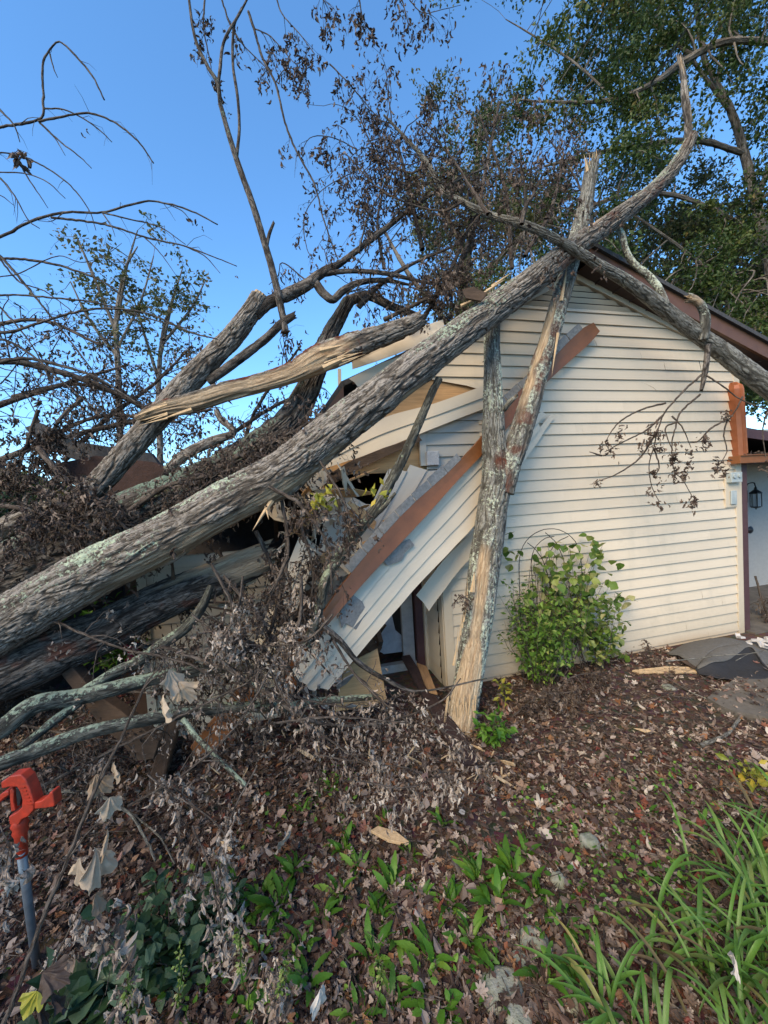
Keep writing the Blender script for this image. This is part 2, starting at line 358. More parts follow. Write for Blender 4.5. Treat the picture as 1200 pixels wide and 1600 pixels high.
    at=dict(h=ap(h,.3),lich=ap(li,0),wood=ap(wcap,1.0),red=ap(rd,0),grey=ap(gr,.2),bco=np.concatenate([bco.reshape(-1,3),np.zeros((2,3))]))
    return mk(name,Vf,F,mat,parent,at,smooth=True)
def tube_into(acc,p,na=5,step=.05,seed=0,lich=.0,nmin=3):
    p=np.asarray(p,float); L=np.linalg.norm(np.diff(p[:,:3],axis=0),axis=1).sum(); n=int(np.clip(L/step,nmin,60)); q=spline(p,n)
    c=q[:,:3]+rng.normal(0,1,(n,3))*(np.minimum(q[:,3:4],.006)*.2)*np.r_[0,np.ones(n-2),0][:,None]; r=np.maximum(q[:,3],.0006); T,U,B=frames(c); th=np.linspace(0,2*math.pi,na,endpoint=False)
    s=np.r_[0,np.cumsum(np.linalg.norm(np.diff(c,axis=0),axis=1))]
    V=c[:,None]+(U[:,None]*np.cos(th)[None,:,None]+B[:,None]*np.sin(th)[None,:,None])*(r[:,None,None]*(1+.25*(rng.random((n,na,1))-.5)))
    idx=np.arange(n*na).reshape(n,na); a=idx[:-1];b=np.roll(idx,-1,1)[:-1];c2=np.roll(idx,-1,1)[1:];d=idx[1:]
    h=rng.random(n*na)*.7+.2; rr=float(r.mean())
    bco=np.stack([rr*np.cos(th)[None]+0*s[:,None],rr*np.sin(th)[None]+0*s[:,None],s[:,None]+0*th[None]+seed*3.7+c[0][0]],-1).reshape(-1,3)
    z=np.zeros(n*na)
    acc.add(V.reshape(-1,3),[np.stack([a,b,c2,d],-1).reshape(-1,4),np.array([list(idx[-1])]) if na>4 else np.array([list(idx[-1])])],h=h,lich=z+lich,wood=z,red=z,grey=z,bco=bco)
def wobble(a,b,r0,r1,n=6,amp=.06,sag=0.,seed=None):
    a=np.asarray(a,float);b=np.asarray(b,float);L=np.linalg.norm(b-a); t=np.linspace(0,1,n)[:,None]
    p=a*(1-t)+b*t+np.sin(t*math.pi)*(rng.normal(0,1,3)*amp*L)[None]+rng.normal(0,amp*.25*L,(n,3))*np.sin(t*math.pi); p[:,2]-=sag*L*np.sin(t[:,0]*math.pi)
    return np.concatenate([p,(r0*(1-t)+r1*t)],1)

# ------------------------------------------------------------------ leaves
def rotm(n):  # random rotations
    q=rng.normal(size=(n,4)); q/=np.linalg.norm(q,axis=1)[:,None]; w_,x,y,z=q.T
    return np.stack([np.stack([1-2*(y*y+z*z),2*(x*y-z*w_),2*(x*z+y*w_)],-1),np.stack([2*(x*y+z*w_),1-2*(x*x+z*z),2*(y*z-x*w_)],-1),np.stack([2*(x*z-y*w_),2*(y*z+x*w_),1-2*(x*x+y*y)],-1)],1)
def orient(Y,roll):  # frames with local +Y along Y, roll angle
    Y=Y/ (np.linalg.norm(Y,axis=1)[:,None]+1e-9); ref=np.where(np.abs(Y[:,2:3])>.9,np.array([[1.,0,0]]),np.array([[0,0,1.]])); X=np.cross(Y,ref); X/=np.linalg.norm(X,axis=1)[:,None]+1e-9; Z=np.cross(X,Y)
    c,s=np.cos(roll)[:,None],np.sin(roll)[:,None]; X2=X*c+Z*s; Z2=np.cross(X2,Y)
    return np.stack([X2,Y,Z2],-1)
def lobed(curl,fold,seed,lobes=5,deep=.42):
    r=np.random.default_rng(seed); m=lobes*4; ang=np.linspace(-2.55,2.55,m+1); rad=[]
    for i,a_ in enumerate(ang):
        ph=(i%4); b_=1.0 if ph==2 else (.8 if ph in(1,3) else deep+.08); b_*=(.62+.38*math.cos(a_*.55)); rad.append(b_*(.9+.2*r.random()))
    out=np.stack([np.sin(ang)*rad,np.cos(ang)*rad+.35,0*ang],-1); mid=out*.5+np.array([0,.18,0])*.5
    V=np.concatenate([[[0,.02,0]],mid,out]); n=m+1
    z=-fold*np.abs(V[:,0])+curl*(V[:,0]**2+(V[:,1]-.4)**2)*.9+.10*(r.random(len(V))-.5)
    y=V[:,1]; V[:,2]=z; V[:,0]*= (1-.35*abs(curl)*np.clip(np.abs(V[:,0]),0,1))
    F3=[(0,1+i,2+i) for i in range(n-1)]; F4=[(1+i,1+n+i,2+n+i,2+i) for i in range(n-1)]
    return V*np.array([.62,.62,.62]),[np.array(F3),np.array(F4)]
def oval(fold=.25,bend=.25,nseg=3,wid=.3):
    V=[];t=np.linspace(0,1,nseg+1)
    for i,u in enumerate(t):
        w_=wid*math.sin(math.pi*(u**.8))+.004; V+= [(-w_,u,fold*w_-bend*u*u),(0,u,-bend*u*u),(w_,u,fold*w_-bend*u*u)]
    F=[]
    for i in range(nseg): b_=i*3; F+=[(b_,b_+3,b_+4,b_+1),(b_+1,b_+4,b_+5,b_+2)]
    return np.array(V,float),[np.array(F)]
def scatter(acc,tmpl,pos,R,scale,rnd=None):
    V,F=tmpl; n=len(pos)
    if n==0: return
    scale=np.asarray(scale,float).reshape(-1,1) if np.ndim(scale)==1 else np.full((n,1),scale)
    VV=np.einsum('nij,kj->nki',R,V)*scale[:,None,:]+pos[:,None,:]; k=len(V)
    off=(np.arange(n)*k)
    if rnd is None: rnd=rng.random(n)
    acc.add(VV.reshape(-1,3),[(f[None]+off[:,None,None]).reshape(-1,f.shape[1]) for f in F],rnd=np.repeat(rnd,k))
def shriv(seed,wx,curl,tw):
    V,F=lobed(.8,.6,seed,5,.55); r=np.random.default_rng(seed+50); V=V.copy(); y=V[:,1]; a=tw*y*3+V[:,0]*2.5; x=V[:,0]*wx
    V=np.stack([x*np.cos(a)-V[:,2]*.5*np.sin(a),y,x*np.sin(a)+V[:,2]*.5*np.cos(a)+curl*(y-.3)**2],-1)+r.normal(0,.022,V.shape); return V,F
DRAPE=[]
CURLED=[shriv(0,.55,.9,.6),shriv(1,.45,-.7,1.2),shriv(2,.7,.5,-.8),shriv(3,.4,1.2,.3),shriv(4,.6,-.4,-1.4),shriv(5,.5,.8,1.8),lobed(1.3,.9,6)]
FLAT=[lobed(c,f,10+i,l,d) for i,(c,f,l,d) in enumerate([(.15,.1,5,.45),(.35,.0,5,.4),(-.2,.15,7,.45),(.5,.25,3,.5),(.1,.3,5,.35),(-.4,.0,7,.4)])]
OVF=[oval(.1,.1,3,.34),oval(.4,.35,3,.28),oval(-.3,-.2,3,.38)]
SIMPLE=[oval(.3,.3,2,.30),oval(.2,-.2,2,.24),oval(.5,.5,2,.34)]
def hang_leaves(acc,pts,size,per=5,spread=.05,tm=None,rnd=None,down=1.0):
    """clusters of curled dead leaves drooping from points"""
    pts=np.asarray(pts,float); tm=tm or CURLED
    if len(pts)==0: return
    k=rng.poisson(per,len(pts))+1; q=np.repeat(pts,k,0)+rng.normal(0,spread,(k.sum(),3))*np.array([1,1,1.2]); q[:,2]-=abs(rng.normal(0,spread,len(q)))
    pick=rng.integers(0,len(tm),len(q)); base=np.repeat(rng.random(len(pts)),k)
    for i,t in enumerate(tm):
        s=pick==i; n=s.sum()
        if not n: continue
        Y=rng.normal(0,.55,(n,3)); Y[:,2]-=down
        rr=np.clip(.55*base[s]+.45*rng.random(n),0,1)
        scatter(acc,t,q[s],orient(Y,rng.random(n)*6.28),size*(.55+.8*rng.random(n)),rr)
def twigs(acc,path,nsub,length,r,leafpts,depth=1,sag=.25,gen=None,start=.15,updown=-.1,spread=1.):
    """side twigs growing off a world path (x,y,z,r); collects leaf attachment points"""
    q=spline(path,40)
    for i in range(nsub):
        t=start+(1-start)*rng.random(); j=min(38,int(t*39)); tan=q[min(j+1,39),:3]-q[j,:3]; tan/=np.linalg.norm(tan)+1e-9
        d=tan*.7+rng.normal(0,.7*spread,3); d[2]+=updown; d/=np.linalg.norm(d); Lk=length*(.4+.9*rng.random())
        a=q[j,:3]; b=a+d*Lk; p=wobble(a,b,min(r,q[j,3]*.7),r*.3,6,.09,-sag*.4); p[:,2]-=sag*Lk*np.linspace(0,1,6)**2
        tube_into(acc,p,4,.05)
        if depth>0: twigs(acc,p,2+int(rng.random()*2),length*.5,r*.55,leafpts,depth-1,sag,updown=updown,spread=spread)
        else: pass
        leafpts.append(p[-1,:3]); 
        if rng.random()<.6: leafpts.append(p[3,:3])
def wpath(path): return pix(path)

# ================================================================== SETTING: ground
def gheight(x,y):
    p=np.stack([x*1.1,y*1.1,0*x],-1); near=np.exp(-((np.hypot(x,y))/7.)**2)
    wall=np.clip(((W0[1]+x*math.tan(PSI))-y)/.5,0,1)
    return near*wall*(.10*(fbm(p,3,31)-.5)+.03*(noise(p*6,32)-.5))
def gax(lo,hi,n,far): 
    a=np.linspace(lo,hi,n); st=a[1]-a[0]; o=[a[-1]]
    while o[-1]<far: st*=1.35; o.append(o[-1]+st)
    st=a[1]-a[0]; l=[a[0]]
    while l[-1]>-far: st*=1.35; l.append(l[-1]-st)
    return np.r_[np.array(l[1:])[::-1],a,np.array(o[1:])]
gx=gax(-4,4.5,260,1200); gy=gax(.2,5,160,1200); X,Y=np.meshgrid(gx,gy,indexing='ij')
Z=gheight(X,Y); idx=np.arange(X.size).reshape(X.shape)
o=mk('ground',np.stack([X,Y,Z],-1).reshape(-1,3),np.stack([idx[:-1,:-1],idx[1:,:-1],idx[1:,1:],idx[:-1,1:]],-1).reshape(-1,4),M['soil'],smooth=True); tag(o,kind='structure')
def gz(p): p=np.atleast_2d(p); return gheight(p[:,0],p[:,1])
def GR(x,y,up=0.0):
    p=G(x,y,0); 
    for _ in range(3): p=G(x,y,float(gz(p)[0])+up)
    return p
# concrete walk at the right
ww=[G(*q,z=.035) for q in ((1140,1066),(1120,1078),(1105,1090),(1125,1102),(1150,1112),(1210,1122),(1320,1140),(1500,1100),(1500,1000),(1230,1010),(1185,1030))]
acc=Acc(); poly_prism(acc,[*ww],.08,UP); o=acc.build('concrete_path',M['conc']); tag(o,kind='structure')

# ================================================================== HOUSE
ROW=.1016
house=empty('house',WP(1.9,0,0),'cream vinyl sided gable end of a house crushed on its left side','house')
def rowsurf(name,z0,z1,left,right,mat,off=0.,parent=house,seams=3,rgh=.0012,ns=40,seed=0):
    """horizontal lap siding between functions left(z), right(z) in wall coordinates"""
    acc=Acc(); r=np.random.default_rng(seed); k=int(math.ceil((z1-z0)/ROW))
    for i in range(k):
        za=z0+i*ROW; zb=min(za+ROW,z1)
        la,lb,ra,rb=left(za),left(zb),right(za),right(zb)
        if ra-la<.02: continue
        cuts=[0.0]; 
        if seams: cuts+=sorted(r.random(1+(i//2*7+seed)%seams)*.9+.05)
        cuts+=[1.0]
        for c0,c1 in zip(cuts[:-1],cuts[1:]):
            if c1-c0<.01: continue
            m=max(2,int((c1-c0)*ns)); t=np.linspace(c0,c1,m); g=r.random()
            lift=.004*r.random()
            def line(z,l,rr,o): 
                s=l+(rr-l)*t; return np.stack([WP(x,z,o+off+rgh*2*(noise(np.array([[x*2.5,z*3,seed]]),3)[0]-.5)*2) for x in s])
            A=line(za-.007,la,ra,.0165+lift); Bm=line(za+ROW*.2,la+(lb-la)*.2,ra+(rb-ra)*.2,.0125+lift); T=line(zb,lb,rb,.002); U=line(za-.007,la,ra,.0); T0=line(zb-.017,lb,rb,.0036)
            V=np.concatenate([U,A,Bm,T0,T]); ix=np.arange(5*m).reshape(5,m); dd=np.r_[np.ones(m),np.zeros(3*m),np.ones(m)]  # dd: painted lap shadow, full at the underside and below the next lap
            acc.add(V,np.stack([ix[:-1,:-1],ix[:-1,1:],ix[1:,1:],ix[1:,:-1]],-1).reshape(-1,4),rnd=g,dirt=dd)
    return acc.build(name,mat,parent)
OV=.20
ra=WS(905,372,OV); rb=WS(1200,534,OV); sl_=(rb[1]-ra[1])/(rb[0]-ra[0]); rz=ra[1]-sl_*(ra[0]-1.93)   # fascia top line
def rt(s): return rz+sl_*(s-1.93)
RIDGE=(1.93,rt(1.93)-.152)
s_c=3.83                                           # right corner
def r_right(z): return min(s_c,RIDGE[0]+(z-RIDGE[1])/sl_)
def l_rake(z): return RIDGE[0]-(RIDGE[1]-z)/.50
sA=WS(690,900)[0]; sB=WS(752,700)[0]; zB0=WS(752,830)[1]; zB1=WS(752,603)[1]; zTop=WS(640,590)[1]
def l_main(z):
    if z<zB0: return sA+.06
    if z<zB1: return sB-.02
    if z<zB1+.30: return WS(660,600)[0]
    return max(l_rake(z),WS(560,560)[0])
zv=WS(911,484)[1]                                  # louvre vent starts here
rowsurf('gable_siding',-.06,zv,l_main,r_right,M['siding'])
# louvre vent: separate slats with dark gaps
acc=Acc(); z=zv+.01
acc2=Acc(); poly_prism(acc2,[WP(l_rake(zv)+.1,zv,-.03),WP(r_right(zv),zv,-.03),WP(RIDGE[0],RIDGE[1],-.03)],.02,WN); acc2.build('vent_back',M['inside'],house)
while z<RIDGE[1]-.06:
    l=RIDGE[0]-(RIDGE[1]-z)/.47+.05; r_=RIDGE[0]+(z-RIDGE[1])/sl_-.03
    V,F=boxm(WP((l+r_)/2,z+.018,.002),WD,(WN*.8-UP*.6),(WN*.6+UP*.8),(r_-l)/2,.003,.020); acc.add(V,F,rnd=.2); z+=.054
acc.build('gable_vent',M['siding'],house)
def rakebar(name,a,b,wd,o0,o1,mat,parent=house,th=None):
    """board along a rake from wall point a to b, width measured downward"""
    acc=Acc(); q=[WP(*a,o1),WP(*b,o1),WP(b[0],b[1]-wd,o1),WP(a[0],a[1]-wd,o1)]; poly_prism(acc,q,o1-o0,WN); return acc.build(name,mat,parent)
rakebar('rake_trim',(RIDGE[0],RIDGE[1]+.002),(s_c+.05,rt(s_c+.05)-.15),.060,0.0,.035,M['trim'])
rakebar('rake_trim',(RIDGE[0],RIDGE[1]+.02),(l_rake(2.85),2.87),.05,0.0,.03,M['trim'])
# right roof slope, overhang .38 in front of the wall
se=4.5
acc=Acc(); q=[WP(RIDGE[0],rt(RIDGE[0])-.005,OV),WP(se,rt(se)-.005,OV),WP(se,rt(se)-.165,OV),WP(RIDGE[0],rt(RIDGE[0])-.165,OV)]
poly_prism(acc,q,.03,WN); bevel(acc.build('rake_fascia',M['brown_dark'],house),.003)
def slab(name,s0,z0,s1,z1,o0,o1,th,mat,parent=house,sub=1):
    acc=Acc(); a,b,c,d=WP(s0,z0,o1),WP(s1,z1,o1),WP(s1,z1,o0),WP(s0,z0,o0); n=np.cross(b-a,c-a); n/=np.linalg.norm(n); n=n if n[2]>0 else -n
    poly_prism(acc,[a,b,c,d] if np.dot(np.cross(b-a,c-a),n)>0 else [d,c,b,a],th,n); return acc.build(name,mat,parent)
slab('roof',RIDGE[0]-.05,rt(RIDGE[0])+.03,se+.03,rt(se+.03)+.01,-4.5,OV+.03,.035,M['shingle'])
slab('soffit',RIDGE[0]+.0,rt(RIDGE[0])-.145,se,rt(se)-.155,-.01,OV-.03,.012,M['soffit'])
acc=Each()
for k in range(14):                                    # soffit panel ribs
    s=RIDGE[0]+.2+k*.19; V,F=boxm(WP(s,rt(s)-.166,OV/2-.02),WD,WN,UP,.004,OV/2-.03,.006); acc.add(V,F)
acc.build('soffit_rib',M['soffit'],house)
# left slope: sound near the ridge, broken and sagging lower down
lr=[(RIDGE[0]-.04,rt(RIDGE[0])+.028),(.75,3.12),(-.29,2.62),(-.60,2.25),(-1.5,1.98),(-2.6,1.62)]
acc=Acc()
for i,(p0,p1) in enumerate(zip(lr[:-1],lr[1:])):
    o1=OV-.02 if i<1 else (.03 if i<3 else -.12); mid=[p0,((p0[0]+p1[0])/2,(p0[1]+p1[1])/2-.01*i),p1]
    for m0,m1 in zip(mid[:-1],mid[1:]):
        a,b,c,d=WP(*m0,o1),WP(*m1,o1),WP(*m1,-4.5),WP(*m0,-4.5); n=np.cross(b-a,c-a); n/=np.linalg.norm(n); n=n if n[2]>0 else -n
        poly_prism(acc,[a,b,c,d] if np.dot(np.cross(b-a,c-a),n)>0 else [d,c,b,a],.04,n)
acc.build('broken_roof',M['shingle'],house)
rakebar('broken_fascia',(-.28,2.57),(-.60,2.18),.13,.035,.06,M['brown_dark'])
rakebar('broken_fascia',(.75,3.09),(-.2,2.62),.03,.035,.06,M['timber_dark'])
# corner board, brown post, door recess
acc=Acc(); wbox(acc,s_c-.005,s_c+.075,-.1,2.80,-.02,.022); bevel(acc.build('corner_board',M['trim'],house),.003)
acc=Acc(); wbox(acc,s_c+.078,s_c+.17,-.1,2.3,-.12,.012); bevel(acc.build('corner_post',M['maroon'],house),.003)
acc=Acc(); wbox(acc,sA-.005,sA+.075,-.08,1.35,-.01,.022); wbox(acc,sA-.012,sA+.012,-.08,1.35,-.09,.0); bevel(acc.build('corner_board',M['trim'],house),.003)
# return wall of the door recess, lapped siding facing left
dep=.42; acc=Acc()
for i in range(23):
    za=-.06+i*ROW; A0=WP(sA-.012,za,-.09); A1=WP(sA-.012,za,-dep)
    V=np.array([A0,A1,A1-WD*.013,A0-WD*.013,A0-WD*.002+UP*ROW,A1-WD*.002+UP*ROW]); acc.add(V,np.array([(0,1,2,3),(3,2,5,4)]),rnd=rng.random())
acc.build('return_wall',M['siding'],house)
acc=Acc(); wbox(acc,sA-.045,sA-.012,-.08,2.2,-dep-.02,-dep+.03); acc.build('door_trim',M['trim'],house)
dr=acc=Acc(); wbox(acc,sA-.12,sA-.048,-.08,2.1,-dep-.06,-dep-.0); door=acc.build('door_jamb',M['maroon'],house)
acc=Acc(); wbox(acc,sA-.25,sA-.135,.02,2.05,-dep-.09,-dep-.04); wbox(acc,sA-1.05,sA-.125,-.02,.075,-dep-.10,-dep-.03); bevel(acc.build('patio_door_frame',M['frame'],house),.004)
acc=Acc(); wbox(acc,sA-1.05,sA-.12,-.07,-.02,-dep-.12,-dep+.05); acc.build('door_sill',M['frame'],house)
# sheathing behind the torn off siding, grey older siding, dark rooms behind
acc=Acc(); pl=[W(498,742),W(752,735),WP(sB+.3,2.0),WP(sB+.3,3.0),WP(.75,3.05),WP(-.2,2.55),WP(-.42,2.3),W(500,715)]
poly_prism(acc,[p-WN*.012 for p in pl[::-1]],.015,WN*1.0)
acc.build('sheathing',M['ply'],house)
g0=WS(664,700)[0]; zt=WS(700,645)[1]
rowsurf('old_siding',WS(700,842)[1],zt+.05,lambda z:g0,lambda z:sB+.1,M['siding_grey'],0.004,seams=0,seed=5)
acc=Acc(); wbox(acc,g0-.055,g0,WS(665,728)[1],WS(665,672)[1],.0,.03); acc.build('old_corner_strip',M['siding_grey'],house)
acc=Acc(); s1,z1=WS(673,717); wbox(acc,s1-.055,s1+.055,z1-.06,z1+.06,.01,.06); bevel(acc.build('junction_box',M['foam'],house),.006)
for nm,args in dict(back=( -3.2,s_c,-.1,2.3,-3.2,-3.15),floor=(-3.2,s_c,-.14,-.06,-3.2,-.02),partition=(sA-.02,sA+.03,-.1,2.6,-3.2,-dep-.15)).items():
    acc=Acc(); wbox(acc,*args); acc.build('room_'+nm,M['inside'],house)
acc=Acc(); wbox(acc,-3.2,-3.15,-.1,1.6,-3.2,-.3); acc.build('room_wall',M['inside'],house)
acc=Acc(); wbox(acc,s_c+.0,s_c+.05,-.1,2.75,-4.4,-.12); acc.build('side_wall',M['siding'],house)
# clutter inside: broken rafters and panels in the dark opening
acc=Acc()
for k in range(16):
    a=WP(-.9+1.2*rng.random(),.1+1.9*rng.random(),-.15-.9*rng.random()); d=rng.normal(0,1,3); d[2]*=1.2; d/=np.linalg.norm(d); u=np.cross(d,UP); u/=np.linalg.norm(u)
    V,F=boxm(a,d,u,np.cross(d,u),.25+.35*rng.random(),.02,.045); acc.add(V,F)
acc.build('broken_rafter',M['timber'],house)
# left lower wall with siding behind the trunks
sl0=WS(238,1000,-.05)[0]; sl1=WS(430,1000,-.05)[0]
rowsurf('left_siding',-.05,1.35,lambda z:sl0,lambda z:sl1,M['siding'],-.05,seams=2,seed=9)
acc=Acc(); wbox(acc,sl0-.06,sl0,-.1,1.4,-.08,-.02); acc.build('corner_board',M['trim'],house)
acc=Acc(); wbox(acc,sl0-.15,sl0-.065,-.1,1.35,-.12,-.06); acc.build('door_jamb',M['brown_dark'],house)
# meter boxes, gutter, porch
mp=(WS(1137,745),WS(1137,777)); 
acc=Acc(); s,z=WS(1139,765); wbox(acc,s-.085,s+.075,z-.185,z+.11,.008,.026); upl=bevel(acc.build('utility_plate',M['trim'],house),.004)
acc=Acc(); s,z=WS(1138,746); wbox(acc,s-.065,s+.085,z-.055,z+.05,.02,.075)
for dx in(-.03,.04):
    th=np.linspace(0,2*math.pi,13)[:-1]; c=WP(s+dx,z+.01,.088); V=[c+(WD*math.cos(t)+UP*math.sin(t))*.022 for t in th]; poly_prism(acc,V,.02,WN)
bevel(acc.build('outlet_cover',M['meter'],upl),.004)
acc=Acc(); s,z=WS(1140,777); wbox(acc,s-.035,s+.045,z-.075,z+.07,.028,.042); bevel(acc.build('meter_panel',M['meter'],upl),.006)
# gutter end: a copper brown trough standing on end beside the eave
gA=WS(1152,596,.06); gB=WS(1160,722,.06)
acc=Acc(); prof=[(-.062,0),(-.062,.07),(-.03,.095),(-.012,.082),(0.0,.105),(.018,.085),(.035,.095),(.062,.07),(.062,0)]
rows=[]
for t in np.linspace(0,1,22):
    zz=gB[1]+(gA[1]-gB[1])*t; cap=math.sqrt(max(0,1-max(0,(t-.9)/.1)**2)); ss=gB[0]+(gA[0]-gB[0])*t
    rows.append([WP(ss+x*(.35+.65*cap),zz,o*(.5+.5*cap)) for x,o in prof])
rows=np.array(rows); ix=np.arange(rows.shape[0]*9).reshape(-1,9)
acc.add(rows.reshape(-1,3),[np.stack([ix[:-1,:-1],ix[:-1,1:],ix[1:,1:],ix[1:,:-1]],-1).reshape(-1,4),ix[-1:]]); o=acc.build('gutter_end',M['copper'],house,smooth=False)
s,z=WS(1150,718,.05)
acc=Acc()
for a_ in ((s-.05,s+1.6,z-.045,z-.04,-.05,.12),(s-.05,s+1.6,z-.045,z+.035,.115,.125),(s-.055,s-.045,z-.045,z+.035,-.05,.125),(s-.05,s+1.6,z+.03,z+.04,.115,.14)): wbox(acc,*a_)
bevel(acc.build('gutter',M['brown'],house),.003)
GUT=(s,z)
# porch behind the corner
pw=-1.15; acc=Acc(); sp=s_c-.4; wbox(acc,sp,sp+4.5,-.1,2.35,pw-.1,pw)
acc.build('porch_wall',M['white'],house)
acc=Acc(); wbox(acc,s_c+.1,s_c+4,-.1,.02,pw,.1); acc.build('porch_floor',M['conc'],house)
slab('porch_roof',s_c+.02,GUT[1]+.42,s_c+2.8,GUT[1]+.02,-3.5,-.15,.03,M['shingle'])
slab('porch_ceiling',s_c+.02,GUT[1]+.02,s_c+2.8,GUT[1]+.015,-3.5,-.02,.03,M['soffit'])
rakebar('porch_fascia',(s_c+.02,GUT[1]+.40),(s_c+2.8,GUT[1]+.04),.10,-.17,-.14,M['maroon'])
# leaf filled gutter debris
acc=Acc(); q=np.array([WP(GUT[0]+.02+1.2*rng.random(),GUT[1]+.02+.04*rng.random(),.03+.08*rng.random()) for _ in range(260)])
for i,t in enumerate(CURLED): qq=q[i::7]; scatter(acc,t,qq,rotm(len(qq)),.04*(.6+.8*rng.random(len(qq))))
tag(acc.build('gutter_leaves',M['dead']), 'dry brown leaves piled in the brown gutter of the porch','leaf litter',kind='stuff')

# ---- lantern on the porch wall and a small hook
def lathe(acc,c,prof,n=16,ax=UP,ux=WD,vx=None):
    vx=np.cross(ax,ux) if vx is None else vx; th=np.linspace(0,2*math.pi,n,endpoint=False)
    V=np.array([c+ax*h+(ux*math.cos(t)+vx*math.sin(t))*r for r,h in prof for t in th]); ix=np.arange(len(prof)*n).reshape(-1,n)
    acc.add(V,[np.stack([ix[:-1],np.roll(ix,-1,1)[:-1],np.roll(ix,-1,1)[1:],ix[1:]],-1).reshape(-1,4),ix[:1,::-1],ix[-1:]])
LZ=P(1181,778,4.9); ls,lz=WS(1181,778,pw+.14); c=WP(ls,lz,pw+.14)
lan=empty('wall_lantern',c-UP*.15,'black iron carriage lantern on the white porch wall','lantern')
acc=Acc(); lathe(acc,c,[(.002,.17),(.015,.15),(.02,.12),(.07,.08),(.075,.065),(.06,.06)],8); lathe(acc,c,[(.06,-.12),(.055,-.135),(.01,-.15),(.002,-.17)],8)
for k in range(4):
    t=k*math.pi/2+.78; V,F=boxm(c+(WD*math.cos(t)+WN*math.sin(t))*.062-UP*.03,WD,WN,UP,.004,.004,.095); acc.add(V,F)
cage=acc.build('cage',M['black'],lan)
acc=Acc(); lathe(acc,c,[(.048,-.12),(.055,.06)],8); acc.build('glass',M['glass'],cage)
acc=Acc(); tb=np.array([[*(c+UP*.16),.008],[*(c+UP*.22-WN*.02),.008],[*(c+UP*.2-WN*.1),.008],[*(c+UP*.05-WN*.14),.008]]); tube_into(acc,tb,6,.02); V,F=boxm(c+UP*.02-WN*.135,WD,UP,WN,.045,.09,.008); 

acc2=Acc(); acc2.add(V,F); acc2.build('back_plate',M['black'],lan); acc.build('arm',M['black'],lan)
s,z=WS(1174,828,pw+.02); kn=Acc(); lathe(kn,WP(s,z,pw),[(.05,0),(.055,.01),(.03,.03),(.012,.04)],14,WN,WD,UP); tag(kn.build('wall_hook',M['black']),'small dark oval knob fixed to the white porch wall below the lantern','knob')

# ================================================================== loose siding and boards
def sheet(U,L,laps,nc=24,step=.011,warp=.004,seed=0,curl=0):
    U=np.asarray(U,float);L=np.asarray(L,float); 
    def rs(Q): return spline(np.c_[Q,np.zeros(len(Q))],nc)[:,:3]
    A,B=rs(U),rs(L); n=np.cross(A[-1]-A[0],B[0]-A[0]); n/=np.linalg.norm(n); n= n if n@(CAM-A[0])>0 else -n
    acc=Acc(); r=np.random.default_rng(seed)
    for k in range(laps):
        f0,f1=k/laps,(k+1)/laps; g=r.random()*.7; rows=[]
        for f,o in ((f0,.001),(f0*.5+f1*.5,step*.5),(f1,step),(f1+.001,.0)):
            base=A*(1-f)+B*f; wv=(noise(base*np.array([6,6,6])+seed,4)-.5)*2*warp+curl*f*f; rows.append(base+n*(o+wv)[:,None])
        i0=int(r.random()**2*nc*.10); i1=nc-int(r.random()**2*nc*.10); rows=[q_[i0:i1]+0 for q_ in rows]; m_=i1-i0
        tan=(rows[0][-1]-rows[0][0]); tan/=np.linalg.norm(tan)
        for q_ in rows: q_[0]+=tan*r.normal(0,.012); q_[-1]+=tan*r.normal(0,.012)
        V=np.concatenate(rows); ix=np.arange(4*m_).reshape(4,m_); acc.add(V,np.stack([ix[:-1,:-1],ix[:-1,1:],ix[1:,1:],ix[1:,:-1]],-1).reshape(-1,4),rnd=g)
    return acc
def loose(name,U,L,laps,mat,label,cat='siding',group=None,**k):
    o=sheet(U,L,laps,**k).build(name,mat); solid(o,.002); return tag(o,label,cat,group)
def wl(pts): return [W(x,y,o) for x,y,o in pts]
loose('fallen_siding',wl([(452,1052,.60),(620,842,.38),(752,704,.19),(848,632,.05)]),
      wl([(501,1090,.60),(640,927,.42),(745,815,.22),(806,738,.12),(864,652,.03)]),4,M['siding'],'long cream siding sheet hanging diagonally below the brown fascia board',nc=50,step=.016,warp=.016,seed=3)
loose('fallen_siding',wl([(650,930,.16),(700,868,.13),(748,822,.10)]),wl([(668,955,.16),(716,892,.13),(756,846,.10)]),1,M['siding'],'narrow cream siding length just under the long diagonal sheet, left of the forked trunk',nc=20,warp=.01,seed=33)
loose('torn_siding',wl([(520,704,.12),(592,656,.10),(680,630,.08),(752,604,.05),(792,588,.02)]),wl([(503,733,.12),(585,706,.10),(677,669,.08),(752,640,.05),(792,626,.02)]),2,M['siding'],'bent cream siding strips sagging just below the big leaning trunk',nc=30,step=.014,warp=.008,seed=4)
loose('torn_siding',wl([(537,566,.14),(600,528,.14),(690,500,.12)]),wl([(541,580,.13),(612,556,.13),(700,520,.12)]),1,M['siding'],'crumpled cream siding piece sticking up above the big leaning trunk',nc=16,warp=.02,seed=5)
loose('torn_siding',wl([(545,592,.10),(590,570,.10),(650,548,.10)]),wl([(555,606,.09),(600,600,.09),(660,580,.09)]),1,M['siding'],'small cream siding scrap over bare plywood beside the upper trunk edge',nc=16,warp=.012,seed=6)
loose('grey_siding',wl([(512,918,.18),(560,830,.13),(612,722,.07)]),wl([(606,880,.20),(650,806,.14),(694,738,.07)]),3,M['siding_grey'],'grey siding boards leaning diagonally above the brown fascia board',nc=20,step=.014,warp=.006,seed=7)
